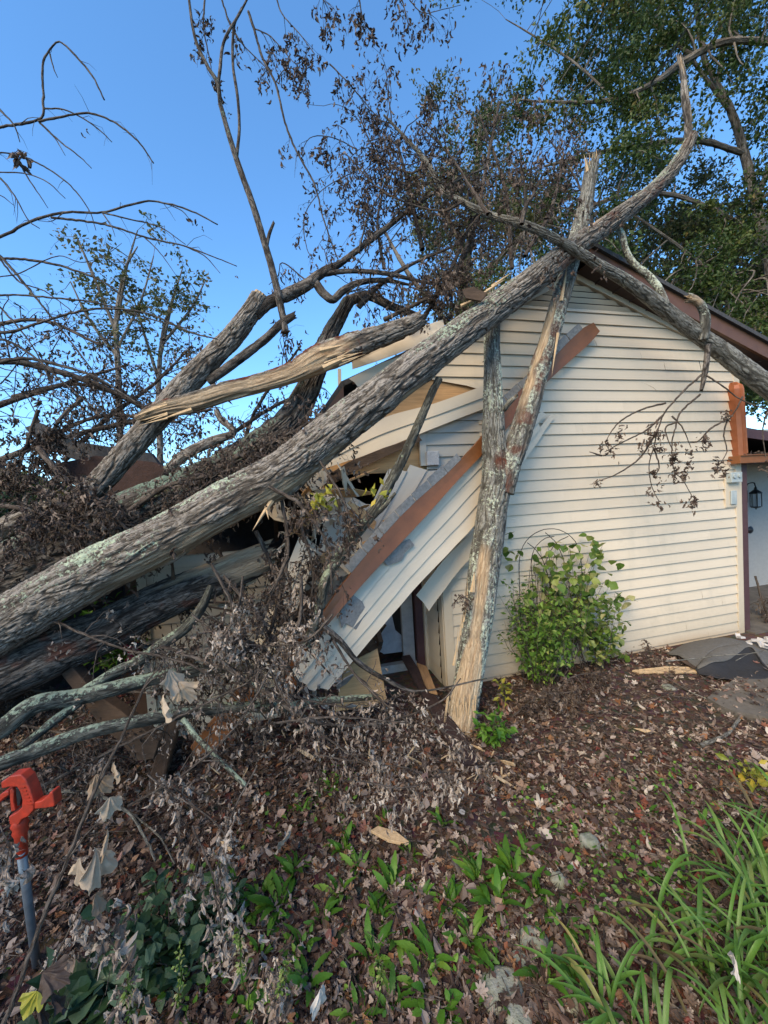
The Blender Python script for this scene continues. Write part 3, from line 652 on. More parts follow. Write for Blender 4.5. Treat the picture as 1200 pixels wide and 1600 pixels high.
loose('grey_siding',wl([(484,965,.14),(496,870,.10),(514,772,.05)]),wl([(540,940,.16),(560,862,.12),(584,786,.05)]),3,M['siding_grey'],'short grey siding boards standing on end left of the leaning ones',nc=16,step=.012,warp=.006,seed=8)
loose('torn_siding',wl([(396,1006,.55),(432,925,.50),(466,842,.42)]),wl([(432,1022,.55),(468,940,.50),(494,855,.42)]),2,M['siding'],'cream siding strip standing on end amid dead leaves near the splintered log',nc=20,step=.012,warp=.008,seed=9)

# fallen fascia with its shingle strip
def ribbon(name,path,thick,mat,parent=None,shape=None):
    """path: list of (topedge point, bottomedge point)"""
    A=spline(np.c_[np.array([p[0] for p in path]),np.zeros(len(path))],40)[:,:3]; B=spline(np.c_[np.array([p[1] for p in path]),np.zeros(len(path))],40)[:,:3]
    n=np.cross(A[-1]-A[0],B[0]-A[0]); n/=np.linalg.norm(n); n= n if n@(CAM-A[0])>0 else -n
    rows=[A+n*0,A+n*.004+ (B-A)*.02,A*.5+B*.5+n*.0015*np.sin(np.arange(40)*.7)[:,None],B+n*.004-(B-A)*.02,B-n*.0,B-n*thick+(A-B)*.03,A-n*thick]
    V=np.concatenate(rows); ix=np.arange(7*40).reshape(7,40); F=np.concatenate([np.stack([ix[:-1,:-1],ix[:-1,1:],ix[1:,1:],ix[1:,:-1]],-1).reshape(-1,4),np.stack([ix[-1,:-1],ix[-1,1:],ix[0,1:],ix[0,:-1]],-1)])
    return mk(name,V,[F,ix[:,:1].T[:,::-1],ix[:,-1:].T],mat,parent)
fb=[((396,1100,.80),(424,1116,.80)),((452,1035,.72),(474,1050,.72)),((498,966,.62),(512,977,.62)),((542,903,.55),(574,905,.55)),((632,800,.42),(668,804,.42)),((700,738,.33),(716,750,.33)),((752,683,.24),(756,708,.24)),((790,632,.17),(796,665,.17)),((850,574,.12),(852,600,.12)),((885,537,.10),(893,562,.10)),((912,512,.10),(922,536,.10)),((927,504,.11),(937,518,.11))]
fas=empty('fallen_fascia_board',W(505,969,.6)*[1,1,0],'brown metal fascia board fallen diagonally across the gable wall','fascia board')
brd=ribbon('board',[(W(*a),W(*b)) for a,b in fb[2:]],.022,M['brown'],fas)
acc=Each()
edge=spline(np.c_[np.array([W(a[0],a[1],a[2]) for a,b in fb[2:]]),np.zeros(len(fb)-2)],60)[:,:3]
for i in range(6,57,3):
    if rng.random()<.12: continue
    a,b=edge[i],edge[min(59,i+3)]; d=b-a; u=np.cross(WN,d); u/=np.linalg.norm(u); u=u if u[2]>0 else -u; wdt=.055+.02*rng.random()
    poly_prism(acc,[a+WN*.006,b+WN*.006-d*.04,b+u*wdt-d*.04+WN*.004,a+u*wdt+WN*.004],.006,WN)
acc.build('shingle',M['shingle_grey'],brd)
def loosepoly(name,pts,th,mat,label,cat,bev=.002,n=None,parent=None,group=None):
    pts=np.array(pts); nn=np.cross(pts[1]-pts[0],pts[2]-pts[0]); nn/=np.linalg.norm(nn); nn=nn if nn@(CAM-pts[0])>0 else -nn
    if np.dot(np.cross(pts[1]-pts[0],pts[2]-pts[1]),nn)<0: pts=pts[::-1]
    acc=Acc(); poly_prism(acc,pts,th,nn); o=acc.build(name,mat,parent); bevel(o,bev); return tag(o,label,cat,group)
for pts,lb in (([(541,938),(553,930),(566,940),(575,958),(574,976),(556,984),(540,974),(534,982),(530,960)],'pale grey shingle scrap lying on the cream siding below the brown board'),
               ([(598,876),(622,850),(640,842),(648,852),(634,862),(628,876),(606,884)],'grey shingle piece caught midway along the brown board')):
    loosepoly('shingle_scrap',[W(x,y,.50-.0012*(x-540)+.04) for x,y in pts],.005,M['shingle_grey'],lb,'shingle')
loosepoly('plywood_sheet',[W(x,y,.38) for x,y in [(524,1112),(536,1050),(558,1030),(590,1014),(604,1092),(584,1103)]],.015,M['ply'],'broken plywood sheet leaning in front of the dark doorway','plywood')
loosepoly('torn_board',wl([(498,752,.16),(545,722,.16),(600,700,.15),(655,682,.14),(660,688,.14),(605,712,.15),(552,738,.16),(515,760,.16)]),.02,M['timber'],'curved grey splinter of wood hanging under the sagging siding','board')
loosepoly('insulation_scrap',[W(x,y,-.55) for x,y in [(580,1010),(600,975),(612,960),(618,985),(636,1000),(632,1018),(600,1022)]],.02,M['cloth'],'pale blue cloth heap inside the dark doorway','cloth')
def gpoly(name,pts,z,th,mat,label,cat,**k):
    return loosepoly(name,[GR(x,y)+UP*(z if np.ndim(z)==0 else z[i]) for i,(x,y) in enumerate(pts)],th,mat,label,cat,**k)
gpoly('fallen_plank',[(629,1052),(642,1050),(672,1095),(748,1192),(745,1204),(720,1206),(664,1112)],[.17,.17,.13,.05,.05,.05,.11],.035,M['timber_dark'],'dark rotted plank lying from the doorway down onto the leaves','plank',bev=.004)
gpoly('wood_strip',[(652,1060),(668,1066),(685,1112),(672,1108),(664,1092)],.15,.02,M['ply_end'],'orange brown wood strip beside the dark plank at the doorway','plank')
loosepoly('brown_board',[W(x,y,.55) for x,y in [(297,1168),(306,1182),(345,1165),(398,1088),(396,1062),(372,1075)]],.02,M['brown'],'rust brown board piece lying low behind the lichen branches','board')
loosepoly('brown_board',[W(x,y,.55) for x,y in [(425,1090),(470,990),(498,966),(512,978),(492,1010),(452,1098)]],.02,M['brown'],'rust brown broken board end under the foot of the fallen fascia','board')
loosepoly('timber_beam',[P(x,y,2.15) for x,y in [(92,1050),(112,1042),(150,1085),(190,1112),(248,1160),(240,1186),(212,1190),(188,1160),(160,1140),(128,1096)]],.07,M['timber'],'weathered split timber lying behind the two lichen branches','timber',bev=.006)
loosepoly('split_log_slab',[GR(x,y)+UP*h for x,y,h in [(228,1252,.06),(252,1255,.06),(288,1140,.13),(284,1125,.15),(266,1130,.13)]],.05,M['timber'],'slab of barky wood lying on the ground below the lichen branch','wood slab',bev=.01)
gpoly('wood_splinter',[(988,1052),(1040,1046),(1110,1048),(1112,1055),(1050,1056),(1000,1056)],.03,.02,M['wood'],'long pale splinter of wood lying at the foot of the wall','wood splinter')
gpoly('wood_splinter',[(580,1312),(592,1305),(620,1314),(640,1330),(634,1333),(608,1328)],.05,.015,M['wood'],'short pale wood chip among the green weeds','wood splinter')
gpoly('wood_splinter',[(990,1144),(1012,1146),(1028,1151),(1008,1151)],.03,.008,M['wood'],'thin pale sliver on the brown leaves right of the forked trunk','wood splinter')
gpoly('wood_splinter',[(345,1325),(352,1322),(365,1340),(360,1342)],.04,.008,M['wood'],'tiny orange sliver on the leaves at left','wood splinter')
loosepoly('roof_fragment',[P(x,y,3.2) for x,y in [(38,668),(60,660),(120,690),(235,708),(250,728),(160,735),(70,700)]],.05,M['shingle'],'black torn roof fragment jutting up at far left','roof piece')
loosepoly('roof_fragment',[P(x,y,3.0) for x,y in [(150,712),(240,722),(290,745),(380,770),(330,800),(180,790),(60,730)]],.05,M['timber_dark'],'dark collapsed roof section under the dead leaves','roof piece')
loosepoly('vent_pipe',[W(x,y,-.02) for x,y in [(528,576),(533,576),(534,628),(529,628)]],.02,M['trim'],'thin upright cream pipe poking above the broken eave','pipe')

# ================================================================== FALLEN AND STANDING TREES
def tree(name,loc,label,cat='tree',group=None): return empty(name,loc,label,cat,group)
# --- big leaning trunk
tA=tree('fallen_tree',GR(30,1180),'largest grey barked trunk leaning across the gable up to the roof ridge','tree')
def wA(t,n,nz):
    toward=-(n@np.array([0,1.,0])); down=-n[...,2]
    lower=np.clip((down*.9+toward*.35-.62-.35*(nz-.5)*2)*9,0,1)*np.clip((.56-t)*14,0,1)*np.clip((t-.16)*14,0,1)
    up=np.clip((n[...,2]+.2*toward-.80-.3*(nz-.5)*2)*9,0,1)*np.clip(1-abs(t-.755)/.05,0,1)
    return lower+up
TA=trunk('trunk',[(-260,1100,1.95,53.9),(-80,1020,1.98,46.5),(30,962,2.02,41.9),(150,893,2.08,39.1),(250,846,2.13,37.2),(354,787,2.2,36.3),(437,741,2.27,35.3),(525,672,2.38,31.6),(613,605,2.48,29.3),(700,537,2.66,25.1),(760,492,2.80,22.8),(830,440,2.92,20.0),(890,392,3.03,16.7),(950,350,3.18,14.0),(1010,306,3.32,11.2),(1045,272,3.42,9.8),(1066,243,3.46,8.8),(1082,212,3.48,7.0)],M['bark'],tA,amp=.013,seg=.006,lich=.20,lichup=.30,woodf=wA,redf=lambda t,n,z:np.clip((z-.60)*8,0,1)*.6*(t>.7),greyf=lambda t,n,z:np.clip(.55-.2*z+0*t,0,1)*(t<.6),seed=1,furrow=46,knots=.05)
trunk('limb_stub',[(1076,232,3.47,6.5),(1076,210,3.475,7),(1074,180,3.48,6.8),(1070,150,3.48,6.2),(1068,122,3.5,5.6),(1062,93,3.51,4.6)],M['bark'],tA,amp=.008,seg=.01,jag1=.06,woodf=lambda t,n,z:np.clip((z-.55)*9,0,1)*(t>.45),seed=2,lich=.1)
# pale splinters under the trunk and at its torn upper edge
def spike(acc,a,b,w0,seed=0):
    a=np.array(a);b=np.array(b); d=b-a; u=np.cross(d,CAM-a); u/=np.linalg.norm(u); v=np.cross(d,u); v/=np.linalg.norm(v)
    V=[a+u*w0,a+v*w0*.6,a-u*w0,a-v*w0*.6,(a+b)/2+u*w0*.7,(a+b)/2+v*w0*.4,(a+b)/2-u*w0*.5,(a+b)/2-v*w0*.4,b]
    acc.add(np.array(V),[np.array([(0,1,5,4),(1,2,6,5),(2,3,7,6),(3,0,4,7),(0,3,2,1)]),np.array([(4,5,8),(5,6,8),(6,7,8),(7,4,8)])])
acc=Each()
spike(acc,P(425,782,2.2),P(394,830,2.1),.014); spike(acc,P(415,790,2.2),P(420,812,2.1),.008)
for x,y,x2,y2,z in ((768,448,800,425,2.86),(760,455,790,436,2.84),(745,465,783,440,2.80),(720,478,770,455,2.74)): spike(acc,P(x,y,z),P(x2,y2,z-.0),.012)
acc.build('splinter',M['wood'],TA)
loosepoly('torn_bark_slab',[P(x,y,2.66) for x,y in [(722,452),(738,448),(762,458),(752,470),(728,466)]],.02,M['timber'],None,None,parent=tA).name='bark_slab'
def branch(parent,path,mat='bark_twig',name='branch',amp=.004,seg=.02,**k): return trunk(name,path,M[mat],parent,amp=amp,seg=seg,**k)

# --- standing forked trunk against the wall
tB=tree('forked_trunk',GR(722,1130),'standing lichen covered forked trunk with split pale base before the gable','tree')
def wB(t,n,nz):
    toward=-(n@np.array([.10,1.,0])); side=-(n@np.array([1.,0,0]))
    lim=np.minimum(-.15+5.2*t,.90)
    return np.clip((toward*.97+side*.22-lim-.14*(nz-.5))*12,0,1)*np.clip((.42-t-.1*(nz-.5))*16,0,1)
TB=trunk('trunk',[(718,1148,2.72,23.1),(723,1110,2.78,23.1),(732,1060,2.84,22.2),(742,1000,2.90,23.1),(751,930,2.94,23.9),(760,860,2.97,24.8),(770,790,2.99,23.1),(776,740,3.0,23.1),(772,690,3.0,18.8),(771,640,3.01,15.9),(770,590,3.03,14.1),(769,540,3.05,12.4),(770,490,3.07,11.1),(772,462,3.1,10.3)],M['bark_lichen'],tB,amp=.010,seg=.009,lich=.42,lichup=.05,woodf=wB,redf=lambda t,n,z:np.clip((z-.5)*7,0,1)*np.clip(1-abs(t-.60)/.035,0,1)*np.clip(n@np.array([.7,-.7,0])*2,0,1),seed=5,furrow=46,jag1=.03,jag0=.05)
def wB2(t,n,nz):
    toward=-(n@np.array([.25,1.,0]))
    return np.clip((toward*.55-n@np.array([1.,0,0])*.75-.80-.7*(nz-.5))*9,0,1)*np.clip((t-.18)*10,0,1)*np.clip((.60-t)*12,0,1)
trunk('fork_limb',[(786,770,2.98,16.6),(795,730,2.98,17.5),(812,680,2.98,17.5),(828,630,2.98,16.6),(843,575,3.03,15.6),(858,530,3.09,14.7),(872,480,3.15,14.3),(886,430,3.20,14.3),(899,380,3.26,12.9),(910,340,3.30,12.0),(918,300,3.32,11.0),(925,258,3.33,10.1)],M['bark_lichen'],tB,amp=.008,seg=.009,lich=.38,woodf=wB2,redf=lambda t,n,z:np.clip((z-.42)*5,0,1)*np.clip((.60-t)*5,0,1)*np.clip(-.9*(n@np.array([.9,1,0])),0,.7),seed=6,furrow=46,jag1=.10)
acc=Each()
spike(acc,P(877,470,3.06),P(888,402,3.12),.013); spike(acc,P(872,520,3.0),P(862,588,2.95),.010); spike(acc,P(930,270,3.30),P(932,232,3.30),.014); spike(acc,P(918,268,3.30),P(912,240,3.30),.012)
spike(acc,P(738,925,2.80),P(741,893,2.80),.018); spike(acc,P(709,1040,2.72),P(718,985,2.74),.010)
for k in range(12):
    x=696+50*rng.random(); spike(acc,P(x,1085+20*rng.random(),2.70),P(x+rng.normal(0,3)-2,1128+16*rng.random(),2.68),.006)
for k in range(8):
    t=rng.random(); x=712+24*t; y=1030-110*t; spike(acc,P(x,y,2.80),P(x+rng.normal(2,3),y-26-30*rng.random(),2.80),.004)
for k in range(7): spike(acc,P(918+10*rng.random(),270,3.30),P(912+24*rng.random(),236+18*rng.random(),3.3),.006)
acc.build('splinter',M['wood'],TB)
branch(tB,[(788,640,2.97,4),(797,628,2.90,4),(806,620,2.85,3)],'bark_lichen',lich=.4,jag1=.02)

# --- lichen limb lying over the ridge to the right
tC=tree('fallen_limb',W(1200,600,.4)*[1,1,0]+UP*2.2,'long lichen spotted limb crossing over the ridge and down the right rake','tree limb')
trunk('trunk',[(1330,692,3.75,20.1),(1262,648,3.67,19.3),(1200,604,3.58,18.6),(1162,576,3.52,17.8),(1125,547,3.46,16.2),(1087,520,3.38,14.7),(1050,492,3.29,13.9),(1012,463,3.19,12.8),(975,437,3.09,10.9),(940,417,3.0,10.0),(908,397,2.93,9.3),(862,370,2.87,8.1),(815,350,2.90,7.4),(762,335,2.98,6.2),(722,315,3.04,5.4),(692,297,3.08,4.6),(669,257,3.12,3.9),(634,216,3.17,2.7),(600,180,3.2,1.9)],M['bark_lichen'],tC,amp=.006,seg=.008,lich=.22,lichup=.30,seed=8,furrow=50)
branch(tC,[(1042,478,3.22,7),(1030,452,3.25,7),(1012,430,3.27,7),(990,412,3.28,6.5),(978,392,3.28,6),(972,368,3.28,5.5),(963,345,3.3,5)],'bark_lichen',lich=.4,seed=9,jag1=.02,seg=.012,amp=.006)
branch(tC,[(1098,530,3.36,9),(1102,500,3.30,9),(1098,482,3.27,8.5),(1088,470,3.25,8),(1076,466,3.24,8)],'bark_lichen',lich=.4,seed=10,jag1=.03,seg=.01,amp=.007,woodf=lambda t,n,z:np.clip((t-.7)*9,0,1)*np.clip((z-.3)*6,0,1))
branch(tC,[(1106,540,3.38,5.5),(1104,565,3.34,5),(1100,590,3.30,4.5),(1096,610,3.28,3)],'bark_dark',seed=11,seg=.012,jag1=.02)
# hanging twigs with shrivelled leaves in front of the siding
acc=Acc(); lp=[]
def tw(pts,Z=3.28,r0=1.8,r1=.7,leaf=(),n=5):
    k=len(pts); p=[(x,y,Z-.02*i/k,r0+(r1-r0)*i/(k-1)) for i,(x,y) in enumerate(pts)]; q=pix(p); tube_into(acc,q,n,.02,lich=.1)
    return q
T=[[(1096,586),(1071,608),(1047,634),(1036,649),(1028,672),(1022,696),(1014,728),(1019,762),(1030,784)],
[(1094,616),(1062,646),(1056,666),(1050,692),(1054,737),(1066,749),(1082,777)],[(1103,586),(1131,604),(1156,623),(1200,640),(1260,650)],
[(1036,649),(1010,672),(975,690),(945,706)],[(1040,630),(1000,641),(965,662),(946,690)],[(1028,672),(1000,715),(965,740),(932,753)],[(1022,700),(1030,730),(1022,745)],
[(1056,660),(1040,668),(1045,690),(1052,705)],[(1137,655),(1110,670),(1090,690),(1078,692)],[(1137,655),(1131,680),(1136,705),(1125,725)],[(1160,620),(1150,640),(1136,660)],[(1050,650),(1066,668),(1080,700)],[(1200,640),(1192,670),(1196,715)],[(940,712),(921,706)]]
for t in T: tw(t)
acc.build('twig',M['bark_twig'],tC)
lpts=[(946,690),(955,706),(932,753),(1018,672),(1028,678),(1000,692),(1012,690),(1030,695),(1022,668),(1056,694),(1052,710),(1078,700),(1096,690),(1100,684),(1055,722),(1058,735),(1066,740),(1052,742),(1075,728),(1124,722),(1130,730),(1118,732),(1022,738),(1030,752),(1019,764),(1030,785),(1082,778),(1078,788),(1138,645),(1198,725),(1205,730),(970,673)]
acc=Acc()
for x,y in lpts:
    c=P(x,y,3.24)[None]; hang_leaves(acc,c,.046,13,.022,rnd=None,down=.7)
acc.build('dead_leaves',M['dead'],tC)
# upper twigs and leaves of this limb
acc=Acc(); leafp=[]
up=pix([(880,380,2.9,6),(815,350,2.92,6),(722,315,3.04,5),(669,257,3.12,4),(634,216,3.17,3),(600,180,3.2,2)])
twigs(acc,up,26,.42,.006,leafp,2,.12,start=.18,updown=.05)
for p in ([(815,350,2.7,4),(822,320,2.7,3.5),(835,300,2.72,3),(829,285,2.74,2)],[(762,335,2.78,4),(740,300,2.9,3),(700,240,3.1,2),(650,190,3.2,1)],[(722,315,2.86,3),(690,330,2.9,2),(600,300,3.0,1.5),(540,240,3.1,1)],[(669,257,2.98,3),(640,270,3.0,2),(590,240,3.1,1.2),(560,180,3.15,.8)]):
    q=pix(p); tube_into(acc,q,5,.04,lich=.1); twigs(acc,q,10,.5,.005,leafp,2,.15,start=.3)
acc.build('twig',M['bark_twig'],tC)
acc=Acc(); lp=np.array(leafp); hang_leaves(acc,lp[rng.random(len(lp))<.75],.042,3.2,.025); acc.build('dead_leaves',M['dead'],tC)
# far roots of leafy tops of the fallen crown behind the ridge line (brown leaves against the green oaks)

# --- left trunk with sawn top
tD=tree('leaning_trunk',GR(60,1180),'dark trunk leaning up left to a sawn stub against the blue sky','tree')
trunk('trunk',[(-60,965,2.35,23.9),(20,900,2.45,23.0),(83,832,2.55,22.1),(125,787,2.6,21.2),(179,729,2.66,19.3),(233,667,2.72,19.3),(292,600,2.78,20.2),(335,555,2.82,18.4),(367,521,2.84,17.5),(392,488,2.86,15.6),(408,460,2.87,14.3)],M['bark'],tD,amp=.012,seg=.008,lich=.16,lichup=.15,seed=14,woodf=lambda t,n,z:(t>.992)*1.,furrow=44)
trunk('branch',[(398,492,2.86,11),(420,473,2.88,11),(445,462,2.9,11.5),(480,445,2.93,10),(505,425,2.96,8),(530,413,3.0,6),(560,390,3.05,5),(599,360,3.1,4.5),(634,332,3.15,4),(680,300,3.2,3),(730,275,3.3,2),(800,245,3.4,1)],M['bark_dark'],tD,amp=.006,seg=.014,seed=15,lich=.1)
branch(tD,[(498,430,2.96,5),(540,424,2.98,4.5),(600,427,3.0,4),(650,438,3.05,3),(700,450,3.1,1.5)],'bark_dark',seed=16)
branch(tD,[(492,440,2.95,7),(505,458,2.94,7),(520,468,2.94,6.5),(535,455,2.97,6),(560,442,3.0,5),(600,438,3.05,4),(640,445,3.1,2)],'bark_dark',seed=17)
branch(tD,[(325,596,2.8,8),(355,575,2.8,8),(395,545,2.82,7.5),(420,525,2.83,7),(440,505,2.84,7),(461,492,2.84,6)],'bark_dark',seed=18,jag1=.015)
trunk('upright_stem',[(446,520,2.84,5.5),(440,485,2.84,5.5),(425,420,2.83,5.5),(415,385,2.82,5.2),(395,320,2.8,4.8),(370,250,2.78,4.2),(345,165,2.75,3.4),(340,130,2.74,3.2),(325,105,2.74,2.8),(305,60,2.73,2.4),(294,-10,2.72,1.8)],M['bark_dark'],tD,amp=.003,seg=.015,lich=.2,seed=19)
branch(tD,[(340,135,2.74,2.8),(343,115,2.74,2.8),(350,65,2.74,2.6),(375,20,2.74,2.2),(392,-12,2.74,1.8)],'bark_dark',seed=20)
branch(tD,[(370,243,2.78,2.6),(374,200,2.77,2.4),(371,150,2.76,2.3),(364,100,2.76,2.2),(366,40,2.75,2),(378,12,2.75,1.8)],'bark_dark',seed=21,lich=.2)
branch(tD,[(416,392,2.82,3),(420,368,2.82,3),(428,347,2.82,2.2)],'bark_dark',seed=22,jag1=.01)
acc=Acc(); lf=[]
tws=[([(388,18),(398,50),(410,90),(430,130),(445,190),(465,240),(490,285),(505,340),(520,385),(528,405)],2.85,2.2,1.0),
([(398,45),(420,55),(440,75),(465,100),(485,75)],2.85,1.3,.5),([(430,130),(445,108),(462,108),(475,120)],2.85,1.2,.5),([(320,0),(318,40),(325,80),(330,105)],2.76,1.6,.7),([(345,-5),(360,40),(380,70),(400,90),(425,115)],2.8,1.4,.6),
([(430,-10),(440,20),(470,55),(492,85)],2.85,1.3,.6),([(515,100),(540,125),(570,160),(595,190)],3.0,1.3,.8),([(560,265),(530,280),(500,300),(475,340),(480,390),(490,405)],2.95,1,.6),([(560,235),(520,215),(485,215),(470,240)],2.95,1.2,.6),
([(560,-10),(565,20),(572,45)],2.7,1.3,.6),([(625,-10),(632,15),(638,38)],2.7,1.3,.6),([(500,-10),(508,5)],2.7,1,.6),([(640,0),(660,20),(690,15),(720,8)],2.7,1.3,.5),
([(560,395),(575,340),(600,290),(615,240)],3.02,1.6,.8),([(599,360),(650,300),(700,270)],3.1,1.5,.8),([(480,440),(440,410),(435,430),(420,445)],2.9,1.3,.6)]
for pts,Z,r0,r1 in tws:
    q=pix([(x,y,Z,r0+(r1-r0)*i/(len(pts)-1)) for i,(x,y) in enumerate(pts)]); tube_into(acc,q,5,.03); twigs(acc,q,7,.14,.0025,lf,1,.3,start=.05,updown=-.4)
for p in ([(480,445,2.93,4),(560,390,3.05,4),(634,332,3.15,3),(730,275,3.3,2),(800,245,3.4,1)],[(498,430,2.96,4),(600,427,3.0,3),(700,450,3.1,2)],[(520,468,2.94,4),(600,438,3.05,3),(640,445,3.1,2)]):
    twigs(acc,pix(p),9,.42,.005,lf,2,.15,start=.1,updown=.05)
acc.build('twig',M['bark_dark'],tD)
acc=Acc(); lf=np.array(lf); hang_leaves(acc,lf[rng.random(len(lf))<.6],.042,2.6,.018); acc.build('dead_leaves',M['dead'],tD)

# --- torn pale limb
tE=tree('torn_limb',P(216,652,2.6),'torn limb with long stripped pale wood tongue resting over the dark trunk','tree limb')
TE=trunk('trunk',[(212,655,2.62,4),(235,646,2.62,11),(262,638,2.62,15),(310,628,2.62,17),(350,615,2.62,17),(400,602,2.64,16),(450,587,2.66,18),(500,562,2.70,24),(540,545,2.74,22),(575,532,2.78,19),(608,521,2.82,17),(640,508,2.85,14),(658,498,2.88,11)],M['bark'],tE,amp=.016,seg=.009,seed=25,lich=.1,
   woodf=lambda t,n,z:np.clip((.71-t+.22*(z-.5))*14,0,1)*np.clip((.72-n[...,2]+.25*(z-.5))*8,0,1),greyf=lambda t,n,z:np.clip(.72-t,0,.6)+0*z,jag1=.03,knots=.08,redf=lambda t,n,z:np.clip((z-.45)*6,0,1)*(t<.75))
acc=Each()
for a,b,w_ in (((262,632),(208,652),.02),((300,640),(250,656),.015),((500,548),(540,538),.02),((505,575),(545,556),.02)): spike(acc,P(*a,2.58),P(*b,2.58),w_)
for k in range(9):
    x=505+30*rng.random(); y=548+24*rng.random(); spike(acc,P(x,y,2.60),P(x+26+20*rng.random(),y-12+rng.normal(0,4),2.60),.006)
for k in range(6):
    y=630+24*rng.random(); spike(acc,P(262,y,2.58),P(214+20*rng.random(),y+12,2.58),.007)
acc.build('splinter',M['wood'],TE)

# --- dark trunk under the pile
tF=tree('fallen_tree',GR(-20,1150),'dark mossy trunk lying under the dead leaf pile behind the big trunk','tree')
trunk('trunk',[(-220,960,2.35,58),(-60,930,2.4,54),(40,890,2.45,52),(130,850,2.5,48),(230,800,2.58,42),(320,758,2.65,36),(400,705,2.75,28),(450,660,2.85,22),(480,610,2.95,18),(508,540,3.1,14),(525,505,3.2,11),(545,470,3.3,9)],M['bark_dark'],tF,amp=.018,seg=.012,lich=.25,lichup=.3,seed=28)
branch(tF,[(130,790,2.55,16),(60,800,2.5,17),(0,826,2.45,18),(-80,850,2.4,18)],'bark',seed=29,amp=.012,woodf=lambda t,n,z:np.clip((z-.45)*8,0,1),greyf=lambda t,n,z:.8+0*t)
branch(tF,[(262,735,2.6,9),(290,710,2.6,9),(330,690,2.62,8),(365,675,2.63,6),(345,655,2.63,5),(338,640,2.63,4)],'bark',seed=30,lich=.2,jag1=.02)
branch(tF,[(545,470,3.3,9),(575,462,3.3,8),(610,478,3.3,7),(650,492,3.3,5)],'bark_dark',seed=31)
branch(tF,[(440,600,2.75,6),(480,560,2.85,5),(520,535,2.9,4),(545,520,2.95,2)],'bark_dark',seed=32)
# --- splintered log underneath
tG=tree('splintered_log',GR(60,1180),'dark fallen log with a splintered pale end under the big trunk','tree')
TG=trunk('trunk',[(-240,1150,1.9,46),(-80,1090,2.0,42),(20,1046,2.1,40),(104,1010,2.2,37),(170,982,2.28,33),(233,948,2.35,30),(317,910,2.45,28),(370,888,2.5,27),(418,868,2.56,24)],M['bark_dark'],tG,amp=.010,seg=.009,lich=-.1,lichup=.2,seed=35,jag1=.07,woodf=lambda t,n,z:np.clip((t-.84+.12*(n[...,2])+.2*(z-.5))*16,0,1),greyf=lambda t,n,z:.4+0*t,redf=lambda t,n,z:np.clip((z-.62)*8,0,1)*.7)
acc=Each()
for k in range(9):
    y=858+5.0*k; spike(acc,P(395,y,2.5),P(425+14*rng.random(),y-12*rng.random()-4,2.5),.012)
acc.build('splinter',M['timber'],TG)

# --- lichen branches low at the left
def lone(name,paths,label,cat='branch',mat='bark_moss',lich=.26,group=None,seg=.010,amp=.005,**k):
    t=empty(name,P(*paths[0][0][:3])*[1,1,0],label,cat,group)
    for i,p in enumerate(paths): trunk('stem' if i==0 else 'side_branch',p,M[mat],t,amp=amp,seg=seg,lich=lich,lichup=.35,seed=40+i+len(paths[0]),**k)
    return t
lone('fallen_branch',[[(-90,1175,1.55,16),(0,1140,1.62,15),(54,1102,1.7,14),(117,1090,1.8,13),(167,1078,1.86,12),(233,1062,1.95,10),(292,1050,2.05,9),(358,1044,2.15,6),(400,1046,2.2,4)],
  [(120,1090,1.8,8),(167,1058,1.9,8.5),(217,1033,2.0,8.5),(258,1004,2.1,8),(292,979,2.15,8),(317,946,2.2,7),(330,915,2.25,5)],[(30,1170,1.62,7),(62,1145,1.68,7),(92,1121,1.74,7),(125,1098,1.8,6)]],'upper of two lichen covered branches lying at lower left')
lone('fallen_branch',[[(-90,1225,1.45,12),(0,1194,1.52,11),(62,1171,1.6,11),(146,1142,1.7,10),(233,1124,1.8,9.5),(317,1110,1.92,9),(375,1104,2.0,8.5),(437,1106,2.08,8),(500,1096,2.15,6.5),(590,1088,2.22,4.5)]],'lower of two lichen covered branches, ending by the plywood')
lone('fallen_branch',[[(285,1124,1.82,5),(310,1155,1.78,5),(345,1190,1.74,4.5),(384,1228,1.70,4.5)]],'short grey branch stub pointing down below the lower lichen branch',amp=.002)
lone('fallen_branch',[[(340,1030,1.95,4.5),(380,1062,1.92,4.5),(417,1082,1.92,4.5),(470,1118,1.92,4),(510,1132,1.95,2.5),(600,1128,2.0,1.8),(690,1095,2.05,1.4),(720,1060,2.1,1)],[(417,1082,1.92,3),(400,1060,1.94,3),(400,1035,1.96,2)]],'bare tan branch running right through the pale leaves',mat='bark_twig',lich=.05,amp=.002)
lone('fallen_branch',[[(500,950,2.35,7),(510,905,2.36,8),(545,850,2.38,8),(590,790,2.42,8),(625,725,2.47,7.5),(655,660,2.52,6.5),(672,620,2.56,6),(686,592,2.6,5.5)],[(480,1010,2.3,8),(492,975,2.32,8),(500,945,2.35,7)],[(560,830,2.4,4),(600,792,2.4,3.5),(618,770,2.4,2)]],'mossy slanted branch hanging from the big trunk in front of the siding',lich=.25,amp=.007)
lone('fallen_branch',[[(500,975,2.3,5),(530,1000,2.3,5),(560,1035,2.32,4.5),(600,1060,2.36,4),(650,1080,2.4,2),(760,1060,2.5,1.2)]],'thin dark branch arching before the open doorway',mat='bark_dark',lich=.05,amp=.003)

